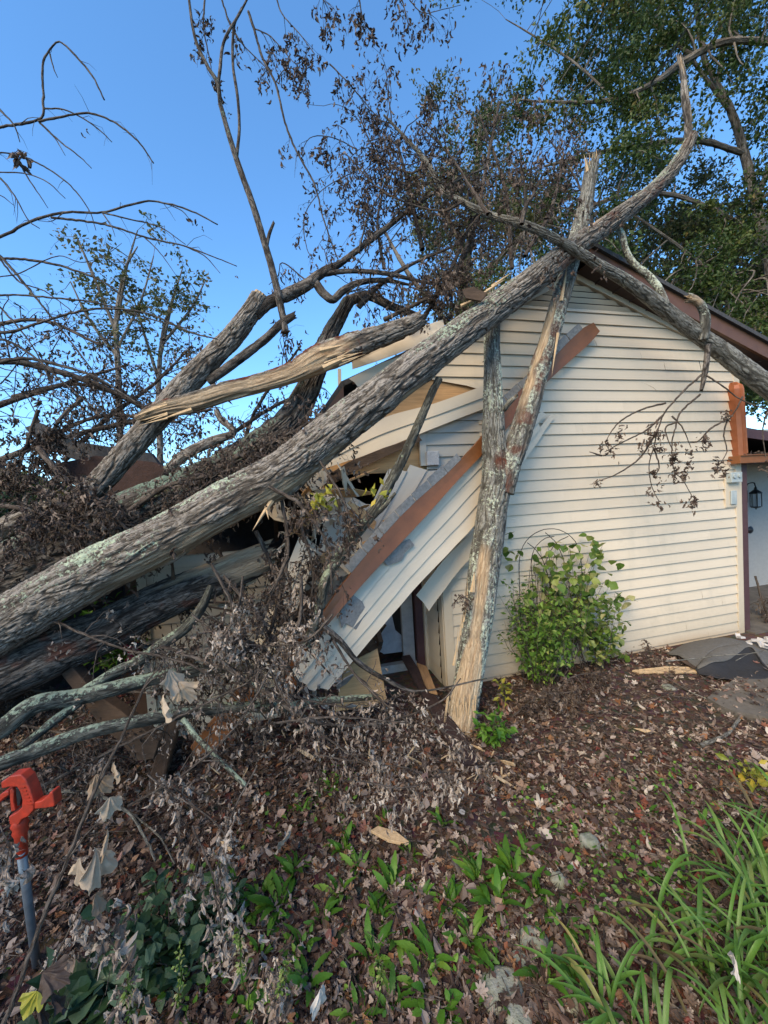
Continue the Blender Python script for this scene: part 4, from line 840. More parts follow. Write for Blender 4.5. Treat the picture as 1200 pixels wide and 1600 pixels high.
def gpath(pts,r,up=.015): return [[*(GR(x,y)+UP*up),r*(1-.6*i/len(pts))] for i,(x,y) in enumerate(pts)]
def ground_twig(pts,r,label,sub=(),mat='bark_twig',lich=.1,up=.02):
    acc=Acc(); tube_into(acc,gpath(pts,r,up),6,.03,lich=lich)
    for s in sub: tube_into(acc,gpath(s,r*.6,up),5,.03,lich=lich)
    return tag(acc.build('ground_twig',M[mat],smooth=True),label,'twig')
ground_twig([(1093,1170),(1120,1160),(1142,1147),(1158,1124),(1178,1110),(1215,1103)],.014,'pale lichened forked stick on the ground at the right edge',[[(1158,1124),(1120,1102),(1085,1088),(1040,1062)]],'bark_lichen',.35)
ground_twig([(940,1140),(990,1105),(1040,1092),(1090,1095)],.007,'thin bowed twig on the leaves left of the forked stick')
ground_twig([(740,1205),(800,1190),(880,1165),(960,1150)],.006,'thin straight twig lying right of the dark plank')
ground_twig([(790,1180),(810,1200),(830,1225)],.006,'short crossing twig right of the dark plank')
ground_twig([(80,1255),(150,1262),(200,1290),(225,1325),(245,1370)],.010,'curved lichen twig passing in front of the orange tool',[[(205,1292),(250,1330),(275,1375)]],'bark_lichen',.35,.08)
ground_twig([(1010,1520),(960,1490),(930,1530),(905,1600)],.005,'thin bowed twig by the strap leaved clumps')
ground_twig([(540,1500),(552,1530),(565,1565)],.004,'tan stalk lying upright among the leaf litter')
ground_twig([(850,1580),(930,1560),(985,1620)],.007,'pale stick at the bottom edge near the stones')
ground_twig([(1040,1062),(1085,1058),(1130,1052),(1170,1050),(1215,1042)],.006,'thin pale twig lying over the folded mat',[[(1150,1062),(1172,1050),(1195,1046)]],'bark_lichen',.2,.16)
ground_twig([(640,1250),(720,1245),(800,1252),(870,1240)],.005,'thin pale twig on the litter below the dark plank')
ground_twig([(240,1190),(300,1255),(360,1250),(430,1210)],.006,'bent twig on the dark ground below the lichen branches')
ground_twig([(420,1470),(500,1475),(540,1440)],.004,'thin dark twig between the weed rosettes')

# ================================================================== dead brush (broken tops with shrivelled leaves)
def brush(name,paths,label,leafsize,per,nsub,ln,cat='branch',leafmat='dead',r=.004,depth=1,sag=.35,keep=.8,spread=.02,updown=-.2,group=None,twm='bark_twig',down=1.,tm=None):
    t=empty(name,P(*paths[0][0][:3]),label,cat,group); acc=Acc(); lf=[]
    for p in paths:
        q=pix(p); tube_into(acc,q,6,.03,lich=.1); twigs(acc,q,nsub,ln,r,lf,depth,sag,start=.1,updown=updown); lf.append(q[-1,:3])
    acc.build('twig',M[twm],t,smooth=True)
    acc=Acc(); lf=np.array(lf); 
    if per>0: hang_leaves(acc,lf[rng.random(len(lf))<keep],leafsize,per,spread,down=down,tm=tm); acc.build('dead_leaves',M[leafmat],t)
    return t
# pile behind and over the dark trunk
brush('leafy_top',[[(300,760,2.5,5),(360,720,2.5,4),(430,690,2.5,3),(500,650,2.5,2)],[(200,800,2.4,5),(260,760,2.4,4),(340,740,2.4,3),(420,720,2.4,2)]],'dense brown dead leaves massed above the big trunk in front of the collapsed roof',.045,4,36,.28,keep=.9,spread=.035)
brush('leafy_top',[[(60,700,2.5,5),(110,760,2.4,4),(170,800,2.3,3),(220,850,2.2,2)],[(60,760,2.4,4),(120,800,2.3,3),(190,790,2.3,2)],[(0,790,2.3,4),(60,800,2.3,3),(130,830,2.2,2)]],'greyish dead leaves hanging at left between the two upper trunks',.05,4,28,.22,keep=.9,spread=.03)
brush('leafy_top',[[(60,640,2.8,4),(40,700,2.8,3),(20,760,2.7,2)],[(130,620,3.0,4),(90,660,2.9,3),(60,720,2.8,2)]],'brown leaf cluster over the black torn roof fragment at far left',.05,4,18,.2)
brush('leafy_top',[[(560,480,3.1,5),(600,440,3.1,4),(650,410,3.2,3),(720,380,3.2,2)],[(600,500,3.1,4),(660,470,3.1,3),(730,440,3.1,2)],[(660,500,3.2,4),(700,430,3.2,3),(740,340,3.3,2)]],'brown dead crown standing over the broken roof left of the ridge',.045,2.2,11,.38,keep=.8,depth=2)
brush('leafy_top',[[(700,450,3.4,5),(740,360,3.5,4),(760,260,3.6,3),(780,160,3.7,2)],[(800,420,3.6,4),(790,300,3.6,3),(750,180,3.7,2)],[(660,390,3.3,4),(640,300,3.4,3),(620,220,3.5,2)],[(600,420,3.2,3),(590,350,3.2,2),(600,290,3.3,1.5)]],'tall airy brown crown above the crossing of the trunks',.048,2.4,9,.46,keep=.5,updown=.05,sag=.15,depth=2)
brush('leafy_top',[[(820,400,3.3,3),(860,330,3.4,3),(880,250,3.5,2)],[(930,360,3.6,3),(900,280,3.7,2),(860,220,3.7,1.5)]],'thin twiggy brown crown behind the stripped top of the forked trunk',.04,1.8,16,.35,keep=.5,updown=.1,sag=.12)
# left thicket against the sky
brush('leafy_top',[[(-150,700,3.2,8),(-20,640,3.2,6),(100,600,3.3,4),(200,570,3.4,2)],[(-150,620,3.0,7),(0,565,3.1,6),(70,575,3.2,5),(150,600,3.3,4),(230,640,3.4,3)],[(-100,760,3.1,6),(50,700,3.2,5),(200,660,3.3,4),(330,640,3.4,2)],[(100,720,3.3,5),(160,660,3.4,4),(240,600,3.5,3),(300,540,3.6,1.5)]],'broad dead crown of brown leaves behind the leaning trunk at left',.048,2.6,34,.5,keep=.7,sag=.2,updown=0,r=.005)
brush('leafy_top',[[(60,690,3.3,4),(160,650,3.3,3),(280,660,3.3,2)],[(20,620,3.4,4),(120,600,3.4,3),(220,630,3.4,2)],[(-60,520,3.5,4),(60,500,3.5,3),(160,540,3.5,2)]],'loose brown leaves over the roofline at far left against the sky',.046,2.6,22,.35,keep=.75,depth=1)
brush('leafy_top',[[(330,700,3.2,4),(420,640,3.2,3),(500,600,3.3,2)],[(380,700,3.2,4),(400,640,3.2,3),(470,540,3.3,2)]],'sparse brown leaves below the torn pale limb',.045,2.4,16,.3,keep=.7)
# bare arching twigs
acc=Acc(); tX=empty('bare_branch',P(-60,430,2.4),'bare arching twigs reaching in from the left edge over the blue sky','branch')
B=[([(-80,240),(-10,202),(40,192),(65,184),(68,160),(67,100),(78,78),(92,65),(115,84),(145,120),(163,156)],3.2),([(78,84),(83,105),(90,121)],1.4),([(60,190),(100,182),(140,177),(180,192),(215,220),(240,255)],2.6),
([(68,170),(95,170),(130,185),(160,207),(175,222)],1.6),([(30,196),(45,184),(60,184)],1.2),([(62,192),(95,222),(125,245),(143,263)],1.5),([(62,192),(85,215),(102,243)],1.2),([(-60,110),(0,172),(22,196),(31,222)],2),
([(28,250),(45,280),(62,305),(75,325)],1.4),([(-60,240),(20,240),(65,258),(110,290),(140,330),(150,360)],1.6),([(-60,272),(30,270),(70,282),(102,310)],1.5),([(-60,240),(0,278),(25,310),(45,345),(62,357)],1.6),([(-30,300),(0,305),(22,321)],1.2),
([(-90,390),(0,370),(50,345),(100,332),(160,332),(225,315),(260,318),(300,330),(340,351)],3.2),([(80,340),(160,350),(225,370),(290,385),(330,400),(370,416)],2.2),([(160,332),(200,342),(250,355),(290,382)],1.6),([(260,318),(285,330),(298,345)],1),([(290,385),(320,400),(344,427)],1.2),([(100,332),(80,346),(60,345)],1.1),([(160,333),(175,355),(180,370)],1),
([(-90,430),(0,405),(60,408),(110,420),(160,440),(200,470)],3),([(0,405),(30,440),(70,455),(130,500)],1.6),([(-60,480),(0,462),(80,465),(160,475),(240,500),(300,515)],2.2),([(-60,500),(0,520),(60,505),(110,490),(165,482),(230,490),(300,520),(340,530)],3),([(225,370),(250,395),(275,430)],1),([(-90,540),(0,530),(50,555),(90,590),(150,640)],2.4),
([(-60,350),(0,400),(60,470),(100,520),(160,600)],2.6),([(-60,420),(0,480),(50,540),(90,620)],2.2),([(-40,580),(30,560),(90,570),(150,590),(215,630)],3.6),([(-60,430),(20,430),(90,400),(130,410),(170,395),(190,380)],1.3),([(-60,630),(0,600),(50,540),(90,520),(125,470)],1.6)]
lf=[]
for pts,r0 in B:
    Z=2.3+.5*rng.random(); q=pix([(x,y,Z,r0*(1-.65*i/(len(pts)-1))) for i,(x,y) in enumerate(pts)]); tube_into(acc,q,6,.025); 
    if r0>1.5: twigs(acc,q,5,.16,.002,lf,0,.3,updown=-.3)
acc.build('twig',M['bark_dark'],tX,smooth=True)
acc=Acc(); cl=[(30,243,.10,9),(135,208,.035,2),(296,348,.05,5),(312,345,.04,4),(262,395,.035,3),(369,426,.03,3)]
for x,y,s_,n_ in cl: hang_leaves(acc,P(x,y,2.55)[None],s_,n_,.015)
lf=np.array(lf); hang_leaves(acc,lf[(lf[:,2]<CAMH+1.15)&(rng.random(len(lf))<.5)],.04,2,.02)
acc.build('dead_leaves',M['dead'],tX)
# splinters, lath and scraps packed under the trunks
def scraps(name,n,mat,label,size,box,Zr,thin=.2):
    acc=Acc()
    for k in range(n):
        x,y=rng.uniform(box[0],box[1]),rng.uniform(box[2],box[3]); Z=rng.uniform(*Zr); c=P(x,y,Z)
        if c[2]<.02: c=GR(x,y)+UP*.03
        d=rng.normal(0,1,3)*[1,.6,.8]; d/=np.linalg.norm(d); u=np.cross(d,rng.normal(0,1,3)); u/=np.linalg.norm(u); L=size*(.4+1.2*rng.random()**2); w_=L*thin*(.5+rng.random()); t_=.004+.006*rng.random(); v=np.cross(d,u)
        a,b=c-d*L,c+d*L; m=np.array([a-u*w_,a+u*w_*.6,(a+b)/2+u*w_,b+u*w_*.3*rng.random(),b+d*L*.25*rng.random()-u*w_*.4,(a+b)/2-u*w_*1.1]); poly_prism(acc,list(m),t_,v)
    return tag(acc.build(name,M[mat]),label,'debris',kind='stuff')
scraps('wood_scraps',90,'timber','dull splinters and lath ends packed under the trunks',.10,(250,500,900,1130),(2.2,2.7),.10)
scraps('pale_scraps',46,'wood','pale fresh wood splinters scattered on the leaves below the crushed corner',.045,(300,800,1130,1240),(4.,4.1),.12)
scraps('siding_panel_scraps',44,'siding','broken lengths of cream siding wedged in the hollow below the big trunk',.13,(425,560,745,900),(2.72,3.0),.28)
scraps('sheathing_scraps',24,'ply','tan plywood shards wedged in the hollow below the big trunk',.10,(430,640,730,900),(2.75,3.0),.30)
scraps('siding_scraps',26,'siding','torn bits of cream siding jammed in the crushed corner',.085,(330,500,880,1090),(2.5,2.85),.35)
scraps('shingle_scraps',26,'shingle_grey','broken grey shingle bits strewn about the crushed corner',.045,(400,560,960,1140),(2.4,2.7),.5)
for k,(pts,lb) in enumerate((([(40,1240,1.6,2.5),(140,1190,1.7,2.3),(260,1130,1.8,2),(400,1060,1.9,1.5)],'bare twig tangle reaching from above the orange tool up to the lichen branches'),([(200,1260,1.6,2.2),(300,1200,1.65,2),(380,1120,1.75,1.6),(440,1010,1.9,1.2)],'bare twig tangle standing over the barky wood slab'),([(60,960,2.0,2.5),(180,1010,1.95,2.2),(300,1040,1.9,2),(380,1100,1.9,1.4)],'bare twig tangle hanging in front of the dark log'),([(350,900,2.2,3),(400,960,2.15,3),(450,1040,2.1,2.5),(500,1120,2.0,2)],'bare twig tangle running down past the splintered log end'),([(440,780,2.3,3),(450,860,2.25,3),(430,960,2.2,2.5),(400,1060,2.1,2)],'bare twig tangle dropping from the big trunk beside the standing siding strip'),([(250,1010,2.0,3),(340,1040,1.95,3),(430,1080,1.95,2.5),(560,1110,2.0,1.5)],'bare twig tangle among the two lichen branches'),([(520,1000,2.2,2.5),(560,1060,2.1,2),(640,1130,2.0,1.6),(720,1180,2.0,1.2)],'bare twig tangle across the dark plank'))):
    brush('bare_brush',[pts],lb,.03,1,16,.22,cat='twigs',keep=.35,depth=2,leafmat='dead_pale',twm='bark_twig')
brush('leafy_top',[[(-60,1060,2.3,4),(60,1080,2.25,3),(160,1100,2.2,2)],[(20,1130,2.1,3),(120,1150,2.05,2),(200,1160,2.0,1.5)]],'dark dead leaves in the gap between the lichen branches and the dark log',.042,3,20,.22,keep=.8)
brush('leafy_top',[[(180,1000,2.45,4),(260,1020,2.4,3),(340,1060,2.35,2)],[(240,930,2.5,3),(320,960,2.45,2.5),(390,1010,2.4,2)],[(200,1080,2.3,3),(300,1090,2.3,2),(380,1120,2.2,1.5)]],'dark dead leaves before the low left siding',.040,3,16,.20,keep=.8)
brush('leafy_top',[[(400,830,2.5,4),(430,900,2.45,3),(440,980,2.4,2)],[(470,820,2.5,3),(490,900,2.45,2),(470,1000,2.4,1.5)],[(340,860,2.6,3),(380,920,2.5,2)]],'dark leaf tangle hanging under the big trunk at the splintered end of the log',.040,3,16,.18,keep=.85)
# leaves and brush in front of the crushed corner
brush('dead_spray',[[(420,760,2.1,3),(470,790,2.1,3),(510,850,2.1,2),(520,930,2.1,1.5)],[(500,720,2.25,2),(540,790,2.2,2),(545,840,2.2,1)]],'brown leaves dangling below the big trunk before the grey boards',.04,3,12,.14,keep=.7)
brush('dead_spray',[[(330,880,2.0,3),(360,940,2.0,3),(380,1010,2.0,2),(400,1070,2.0,1.5)],[(450,870,2.1,3),(420,940,2.1,2),(400,1000,2.1,1.5)],[(300,960,2.0,2),(350,1000,2.0,2),(430,1010,2.0,1)]],'tangle of curled leaves under the splintered log',.042,2.6,11,.15,leafmat='dead',keep=.85)
brush('dead_spray',[[(470,900,2.05,3),(470,960,2.05,3),(450,1030,2.0,2),(440,1080,2.0,1.5)],[(520,960,2.0,2),(480,1000,2.0,2),(420,1010,2.0,1)],[(380,900,1.95,2),(370,960,1.9,2),(345,1000,1.9,1)]],'paler curled leaves hanging at the foot of the brown fascia board',.040,2.6,9,.13,leafmat='dead_pale',keep=.85)
brush('dead_spray',[[(420,1040,1.9,2),(450,1100,1.85,2),(520,1160,1.8,1.5),(600,1210,1.8,1)],[(430,1130,1.8,2),(520,1120,1.8,2),(640,1130,1.85,1)],[(500,1180,1.8,1.5),(560,1190,1.8,1.5),(640,1200,1.8,1)]],'pale leaf sprays drooping before the plywood sheet',.038,1.7,9,.14,leafmat='dead_pale',keep=.9,down=1.6)
brush('dead_spray',[[(640,1090,2.2,1.6),(690,1140,2.1,1.5),(740,1180,2.0,1)],[(560,1220,1.7,1.5),(640,1230,1.7,1.3),(700,1200,1.75,1)]],'pale curled leaves beside the dark plank',.034,2.2,8,.12,leafmat='dead_pale',keep=.9,down=1.5)
brush('dead_spray',[[(230,1210,1.5,2),(270,1240,1.5,2),(330,1280,1.45,1.5),(380,1340,1.4,1)],[(300,1290,1.4,1.5),(330,1360,1.35,1.5),(350,1430,1.3,1)],[(400,1200,1.6,1.5),(360,1280,1.5,1.2),(340,1400,1.4,1)]],'grey purple curled leaves hanging on thin twigs at lower left of centre',.040,2.2,5,.09,leafmat='dead_pale',keep=.8,down=1.6)
brush('dead_spray',[[(110,1440,1.15,2),(140,1440,1.15,1.5),(165,1470,1.15,1)],[(150,1440,1.15,1.5),(190,1480,1.15,1.2),(205,1530,1.15,1)]],'grey curled leaves around the shaft of the orange tool',.048,1.6,4,.08,leafmat='dead_pale',keep=.8,down=1.3)
brush('dead_spray',[[(0,1290,1.25,2),(20,1340,1.22,1.5),(20,1400,1.2,1)]],'curled grey leaves hanging at the left edge beside the orange tool',.05,2,3,.06,leafmat='dead_pale',keep=.9,down=1.3)
brush('dead_spray',[[(330,1380,1.3,1.5),(345,1440,1.25,1.5),(350,1500,1.22,1)],[(430,1500,1.2,1.2),(440,1540,1.2,1)]],'cluster of grey leaves hanging right of the dark shrub',.040,2.2,5,.06,leafmat='dead_pale',keep=.9,down=1.6)
# yellow green leaves sprouting on the trunk
for (x,y,Z,k,lb) in ((505,780,2.12,26,'small tuft of fresh yellow green leaves under the big trunk'),(590,768,2.2,12,'smaller yellow green tuft by the mossy slanted branch')):
    acc=Acc(); n=k; c=P(x,y,Z); Yd=rng.normal(0,.8,(n,3)); Yd[:,2]-=.4
    for i,t in enumerate(SIMPLE): sel=np.arange(n)%3==i; scatter(acc,t,c+rng.normal(0,.035,(sel.sum(),3)),orient(Yd[sel],rng.random(sel.sum())*6),.055)
    tag(acc.build('leaf_tuft',M['yellow']),lb,'leaves')
# foreground twig with big crumpled leaves
tZ=empty('foreground_twig',P(8,1600,.92),'long reddish twig with big crumpled pale leaves close to the camera','twig')
acc=Acc(); q=pix([(-10,1640,.90,4.2),(8,1596,.92,4),(67,1435,.95,3.6),(105,1345,.97,3.2),(150,1232,1.0,2.8),(191,1150,1.03,2.2),(225,1075,1.06,1.8),(250,1040,1.08,1.2)]); tube_into(acc,q,8,.012)
for pts in ([(105,1345),(130,1310),(158,1280)],[(150,1232),(160,1200),(165,1175)],[(225,1075),(240,1060),(262,1050)],[(80,1510),(105,1460),(130,1415)],[(60,1500),(75,1530),(70,1560)]):
    tube_into(acc,pix([(x,y,.97,1.6-.4*i) for i,(x,y) in enumerate(pts)]),6,.012)
acc.build('stem',M['bark_twig'],tZ,smooth=True)
BIG=[]
def bigleaf(seed,curl,fold,res=14):
    """withered leaf hanging from its stem like a crumpled cloth: pleated fan with a ragged hem"""
    r=np.random.default_rng(seed); m=61; half=.75+.5*r.random(); ang=np.linspace(-half,half,m); rad=(.85+.28*np.abs(np.cos(ang*3.2+seed))-.16*np.abs(ang))*(1+.10*(noise(np.stack([ang*9,ang*0+seed,ang*0],-1),seed)-.5)*2)
    V=[]; k=4+int(r.random()*3); ph=r.random()*6
    for f in np.linspace(0,1,res):
        pl=np.abs(((ang*k/half/1.6+ph)%2)-1)-.5; x=np.sin(ang)*rad*f*(.75+.1*np.cos(f*5)); y=np.cos(ang)*rad*f
        q=np.stack([x*4,y*4,np.full(m,seed*3.1)],-1)
        z=.30*pl*f*(1-.25*f)*fold**.3+curl*.28*(f**2)+.16*(noise(q*.8,seed)-.5)*f+.07*(noise(q*2.2,seed+1)-.5)-.5*curl*x*x
        V.append(np.stack([x+.06*(noise(q,seed+3)-.5)*f,y,z],-1))
    V=np.concatenate(V); ix=np.arange(res*m).reshape(res,m)
    return V,[np.stack([ix[:-1,:-1],ix[:-1,1:],ix[1:,1:],ix[1:,:-1]],-1).reshape(-1,4)]
acc=Acc()
def put(acc,t,x,y,Z,size,dirpx,roll,rnd):
    a=P(x,y,Z); b=P(x+dirpx[0],y+dirpx[1],Z-.01); scatter(acc,t,a[None],orient((b-a)[None],np.array([roll])),size,np.array([rnd]))
for x,y,Z,s_,d_,ro,rn,sd_ in ((150,1325,.97,.17,(20,60),2.9,.75,1),(125,1340,.96,.11,(-10,50),1.2,.9,2),(168,1295,.99,.12,(5,60),.5,.6,3),(172,1245,1.0,.10,(6,50),2.6,.8,4),(150,1210,1.02,.12,(14,55),1.9,.5,5),(178,1190,1.02,.10,(0,50),.9,.7,6),
    (265,1045,1.06,.12,(6,50),2.7,.75,7),(255,1085,1.06,.13,(-4,60),.7,.95,8),(280,1065,1.06,.12,(20,50),1.7,.7,9),(150,1395,.95,.09,(10,60),.2,.3,10)):
    put(acc,bigleaf(sd_,[.9,1.4,.5,-.8][sd_%4],[.7,.3,1.0][sd_%3]),x,y,Z,s_*.52,d_,ro,rn)
acc.build('dead_leaves',M['cream'],tZ,smooth=True)
acc=Acc()
for x,y,s_,d_,ro,rn,sd_ in ((66,1520,.055,(30,20),2.5,.35,31),(80,1550,.05,(10,40),1.0,.2,32),(60,1565,.05,(0,40),.4,.1,33)): put(acc,bigleaf(sd_,1.1,.6),x,y,.88,s_,d_,ro,rn)
tag(acc.build('fallen_leaf',M['dead'],smooth=True),'dark brown crumpled leaves by the yellow one at bottom left corner','leaf')
acc=Acc(); put(acc,bigleaf(41,.6,.9),58,1548,.86,.042,(-22,45),1.2,.6); tag(acc.build('fallen_leaf',M['yellow'],smooth=True),'bright yellow crumpled leaf in the bottom left corner','leaf')
acc=Acc(); put(acc,bigleaf(42,.8,.5),500,1545,1.2,.075,(2,50),2.7,.95); tag(acc.build('fallen_leaf',M['dead_pale'],smooth=True),'whitish upright curled leaf at the bottom edge left of centre','leaf')
acc=Acc(); put(acc,bigleaf(43,.9,.6),1145,1490,1.15,.06,(15,40),2.6,.85); tag(acc.build('fallen_leaf',M['dead_pale'],smooth=True),'pale curled leaf caught in the strap leaved clump at lower right','leaf')
acc=Acc(); put(acc,bigleaf(44,.4,.2),430,1335,1.75,.13,(20,-25),.2,.7); tag(acc.build('fallen_leaf',M['dead_pale'],smooth=True),'broad pale leaf lying flat beside the left weeds','leaf')

# ================================================================== leaf litter
def in_walk(p): 
    pts=np.array(ww)[:,:2]; x,y=p[:,0],p[:,1]; c=np.zeros(len(p),bool); j=len(pts)-1
    for i in range(len(pts)):
        xi,yi=pts[i];xj,yj=pts[j]; c^=((yi>y)!=(yj>y))&(x<(xj-xi)*(y-yi)/(yj-yi+1e-12)+xi); j=i
    return c
def wall_y(x): return W0[1]+(x-0)*math.tan(PSI)
acc=Acc(); n=70000
r_=.75+3.6*rng.random(n)**1.15; a_=rng.uniform(-.95,.95,n)*1.15; px,py=np.sin(a_)*r_*1.25,np.cos(a_)*r_
p=np.stack([px,py],-1); ok=((py<wall_y(px)-.04)|((px<WP(sl0,0,0)[0]-.12)&(py<5)))&(py>.35)
dens=np.where(in_walk(p),.8*(noise(np.c_[p*3,p[:,:1]*0],78)>.42)+.18,1.)*np.where(noise(np.c_[p*2.2,p[:,:1]*0],77)>.22,1,.5); ok&=rng.random(n)<dens
p=p[ok]; n=len(p); zz=gz(p)+.004+.03*rng.random(n)**2+np.where(in_walk(p),.035,0)
size=.042*(.40+.8*rng.random(n)**1.3+0.7*(rng.random(n)>.97))*np.where(py[ok]<1.6,.95,1.05); sort=rng.random(n)
zone=fbm(np.c_[p*1.7,p[:,:1]*0],3,88)     # patches: reddish to the right, grey to the left
rn=np.clip(rng.random(n)*.95+.28*(zone-.45)+.06,0,1)
tilt=rng.normal(0,.38,(n,3)); Yv=np.stack([np.cos(sort*40),np.sin(sort*40),0*sort],-1)+tilt*np.array([.2,.2,1]); 
R=orient(Yv,rng.normal(0,.45,n)+np.where(rng.random(n)<.4,math.pi,0))
allt=FLAT+CURLED+CURLED[:3]+[OVF[0],OVF[1],OVF[2]]; pick=rng.integers(0,len(allt),n)
for i,t in enumerate(allt): s_=pick==i; scatter(acc,t,np.c_[p[s_],zz[s_]],R[s_],size[s_]*(1.0 if i<6 else 1.15),rn[s_])
tag(acc.build('leaf_litter',M['litter']),'brown, russet and grey fallen leaves covering the ground before the wall','leaf litter',kind='stuff')
acc=Acc(); n=5200; q=np.stack([rng.uniform(-1.9,2.8,n),rng.uniform(.9,3.4,n)],-1); q=q[(q[:,1]<wall_y(q[:,0])-.05)]
for x,y in q:
    a=rng.random()*6.28; L=.03+.10*rng.random()**2; z=float(gz([x,y])[0])+.012+.02*rng.random(); d=np.array([math.cos(a),math.sin(a),.25*rng.normal()])*L
    c=np.array([x,y,z]); tube_into(acc,[[*(c-d),.0016],[*(c+rng.normal(0,.006,3)),.0014],[*(c+d),.0008]],3,.05)
tag(acc.build('twig_litter',M['bark_twig']),'fine broken twigs strewn through the leaf litter','twigs',kind='stuff')
# small ground cover
acc=Acc()
for cx,cy,k,sp in ((990,1410,90,.16),(960,1370,60,.12),(1040,1400,70,.14),(880,1290,30,.1),(1060,1380,50,.12),(1000,1250,40,.12),(1060,1235,30,.1),(840,1270,30,.1),(520,1225,30,.08),(470,1270,30,.08),(230,1500,100,.16),(320,1540,90,.14),(430,1560,70,.10),(720,1560,40,.1),(1150,1210,50,.14),(280,1420,60,.14),(900,1480,40,.1)):
    c=GR(cx,cy); qq=c+np.c_[rng.normal(0,sp,(k,2)),np.zeros(k)]; qq[:,2]=gz(qq[:,:2])+.02+.03*rng.random(k); Yd=rng.normal(0,1,(k,3)); Yd[:,2]=abs(Yd[:,2])*.5
    for i,t in enumerate(OVF): s_=np.arange(k)%3==i; scatter(acc,t,qq[s_],orient(Yd[s_],rng.normal(0,.5,s_.sum())),.022*(.7+.7*rng.random(s_.sum())))
tag(acc.build('ground_cover',M['weed']),'tiny green clover like leaves among the fallen leaves','ground cover',kind='stuff')

# ================================================================== weeds, clumps, stones
def dande(seed):
    """lobed lance leaf, arched"""
    r=np.random.default_rng(seed); n=15; V=[];t=np.linspace(0,1,n)
    for i,u in enumerate(t):
        w_=(.02+.115*math.sin(math.pi*min(1,u**1.5*.93+.05)))*(1.0 if i%2 else .62+.25*u); z=.10*math.sin(u*3)-.30*u*u
        V+=[(-w_,u-(.03 if i%2 else 0),z+w_*.35),(0,u,z),(w_,u-(.03 if i%2 else 0),z+w_*.35)]
    F=[]
    for i in range(n-1): b_=i*3; F+=[(b_,b_+3,b_+4,b_+1),(b_+1,b_+4,b_+5,b_+2)]
    return np.array(V),[np.array(F)]
DA=[dande(1),dande(2)]
def rosette(x,y,n,size,up,label):
    c=GR(x,y); acc=Acc(); a=rng.random(n)*6.28; el=np.clip(up+.35*rng.normal(size=n),.15,1.35); Yd=np.stack([np.cos(a)*np.cos(el),np.sin(a)*np.cos(el),np.sin(el)],-1)
    pos=c+np.stack([np.cos(a),np.sin(a),0*a],-1)*.012
    roll=rng.normal(0,.35,n)
    for i,t in enumerate(DA): s_=np.arange(n)%2==i; scatter(acc,t,pos[s_],orient(Yd[s_],roll[s_]),size*.95*(.5+.6*rng.random(s_.sum())))
    return tag(acc.build('weed',M['weed'],smooth=True),label,'weed','green weed rosettes among the fallen leaves')
for a in ((458,1368,16,.125,.9,'tall weed rosette left of the pale wood chip, beside the broad pale leaf'),(535,1330,14,.11,.9,'weed rosette just left of the pale wood chip'),(612,1395,22,.12,.7,'wide weed rosette below the pale wood chip'),(655,1405,12,.09,.5,'low weed with rounded leaves right of the wide one'),
 (745,1380,22,.13,1.0,'dense upright weed rosette, left half of the biggest green group'),(800,1375,20,.135,1.0,'dense upright weed rosette, right half of the biggest green group'),(775,1420,18,.12,.8,'weed rosette at the front of the biggest green group'),(435,1420,18,.125,.7,'broad weed rosette under the tall one at left'),
 (405,1405,10,.10,.7,'small weed rosette at the left end of the green row'),(500,1440,9,.10,.9,'thin weed rosette on dark litter left of the centre'),(670,1505,14,.12,.7,'weed rosette with spread leaves near the bottom centre'),(735,1475,16,.115,.9,'weed rosette above the stone with fine toothed leaves'),(725,1340,8,.09,.8,'small weed right of the pale wood chip'),
 (690,1290,8,.10,1.1,'single upright weed behind the biggest green group'),(520,1235,12,.08,.8,'small weed below the plywood sheet'),(475,1275,10,.08,.8,'small weed left of the one below the plywood'),(660,1545,10,.10,.6,'low weed at the bottom edge beside the broad oval leaves'),(480,1545,14,.12,.8,'weed at the bottom edge behind the whitish curled leaf'),(560,1360,14,.10,.9,'weed rosette between the pale chip and the wide rosette'),(590,1440,12,.09,.8,'low weed below the wide rosette, on bare litter'),(700,1420,16,.11,.9,'weed between the wide rosette and the biggest green group'),(820,1340,10,.10,1.0,'weed at the upper right of the biggest green group'),(640,1340,9,.08,.8,'small weed touching the right end of the pale chip'),(360,1380,12,.11,.8,'weed at the left edge of the green row, by hanging grey leaves'),
 (545,1290,10,.08,.9,'small weed above the pale wood chip'),(430,1300,8,.08,.8,'small weed above the broad pale leaf'),(880,1450,9,.08,.7,'small weed right of the brownish stone'),(610,1580,10,.10,.8,'weed cut by the bottom edge at centre left'),(940,1330,8,.06,.6,'tiny weed right of the upright grey stone'),(1100,1290,9,.08,.7,'weed on the reddish litter beside the upper strap clump'),
 (580,1500,14,.11,.8,'weed on bare litter left of the weed with spread leaves'),(620,1470,10,.09,.7,'small weed just above the one on bare litter'),(765,1520,12,.10,.8,'weed pressed against the upper edge of the flat mossy stone'),(470,1490,12,.10,.8,'weed between the thin weed and the dark shrub'),(530,1400,12,.10,.9,'weed in the middle of the left weed group'),(600,1290,9,.08,.8,'small weed directly behind the pale wood chip'),(560,1590,12,.10,.8,'weed at the bottom edge beside the dry beige stalk'),(830,1400,12,.11,.9,'weed at the right foot of the biggest green group'),(380,1440,12,.10,.8,'weed tucked at the right side of the hanging grey leaf cluster'),(905,1400,9,.07,.7,'little weed between the upright grey stone and the strap clumps'),
 (850,1420,7,.07,.6,'tiny weed beside the twin stones'),(1010,1275,8,.07,.6,'tiny weed on the reddish leaves at right'),(1045,1250,8,.07,.7,'tiny weed near the top right of the litter'),(845,1530,8,.10,.7,'weed sprouting among the lower stones'),(900,1540,10,.11,.9,'weed at the left foot of the front strap leaved clump'),(405,1500,8,.09,.7,'weed between dark shrub and leaf litter')): rosette(*a)
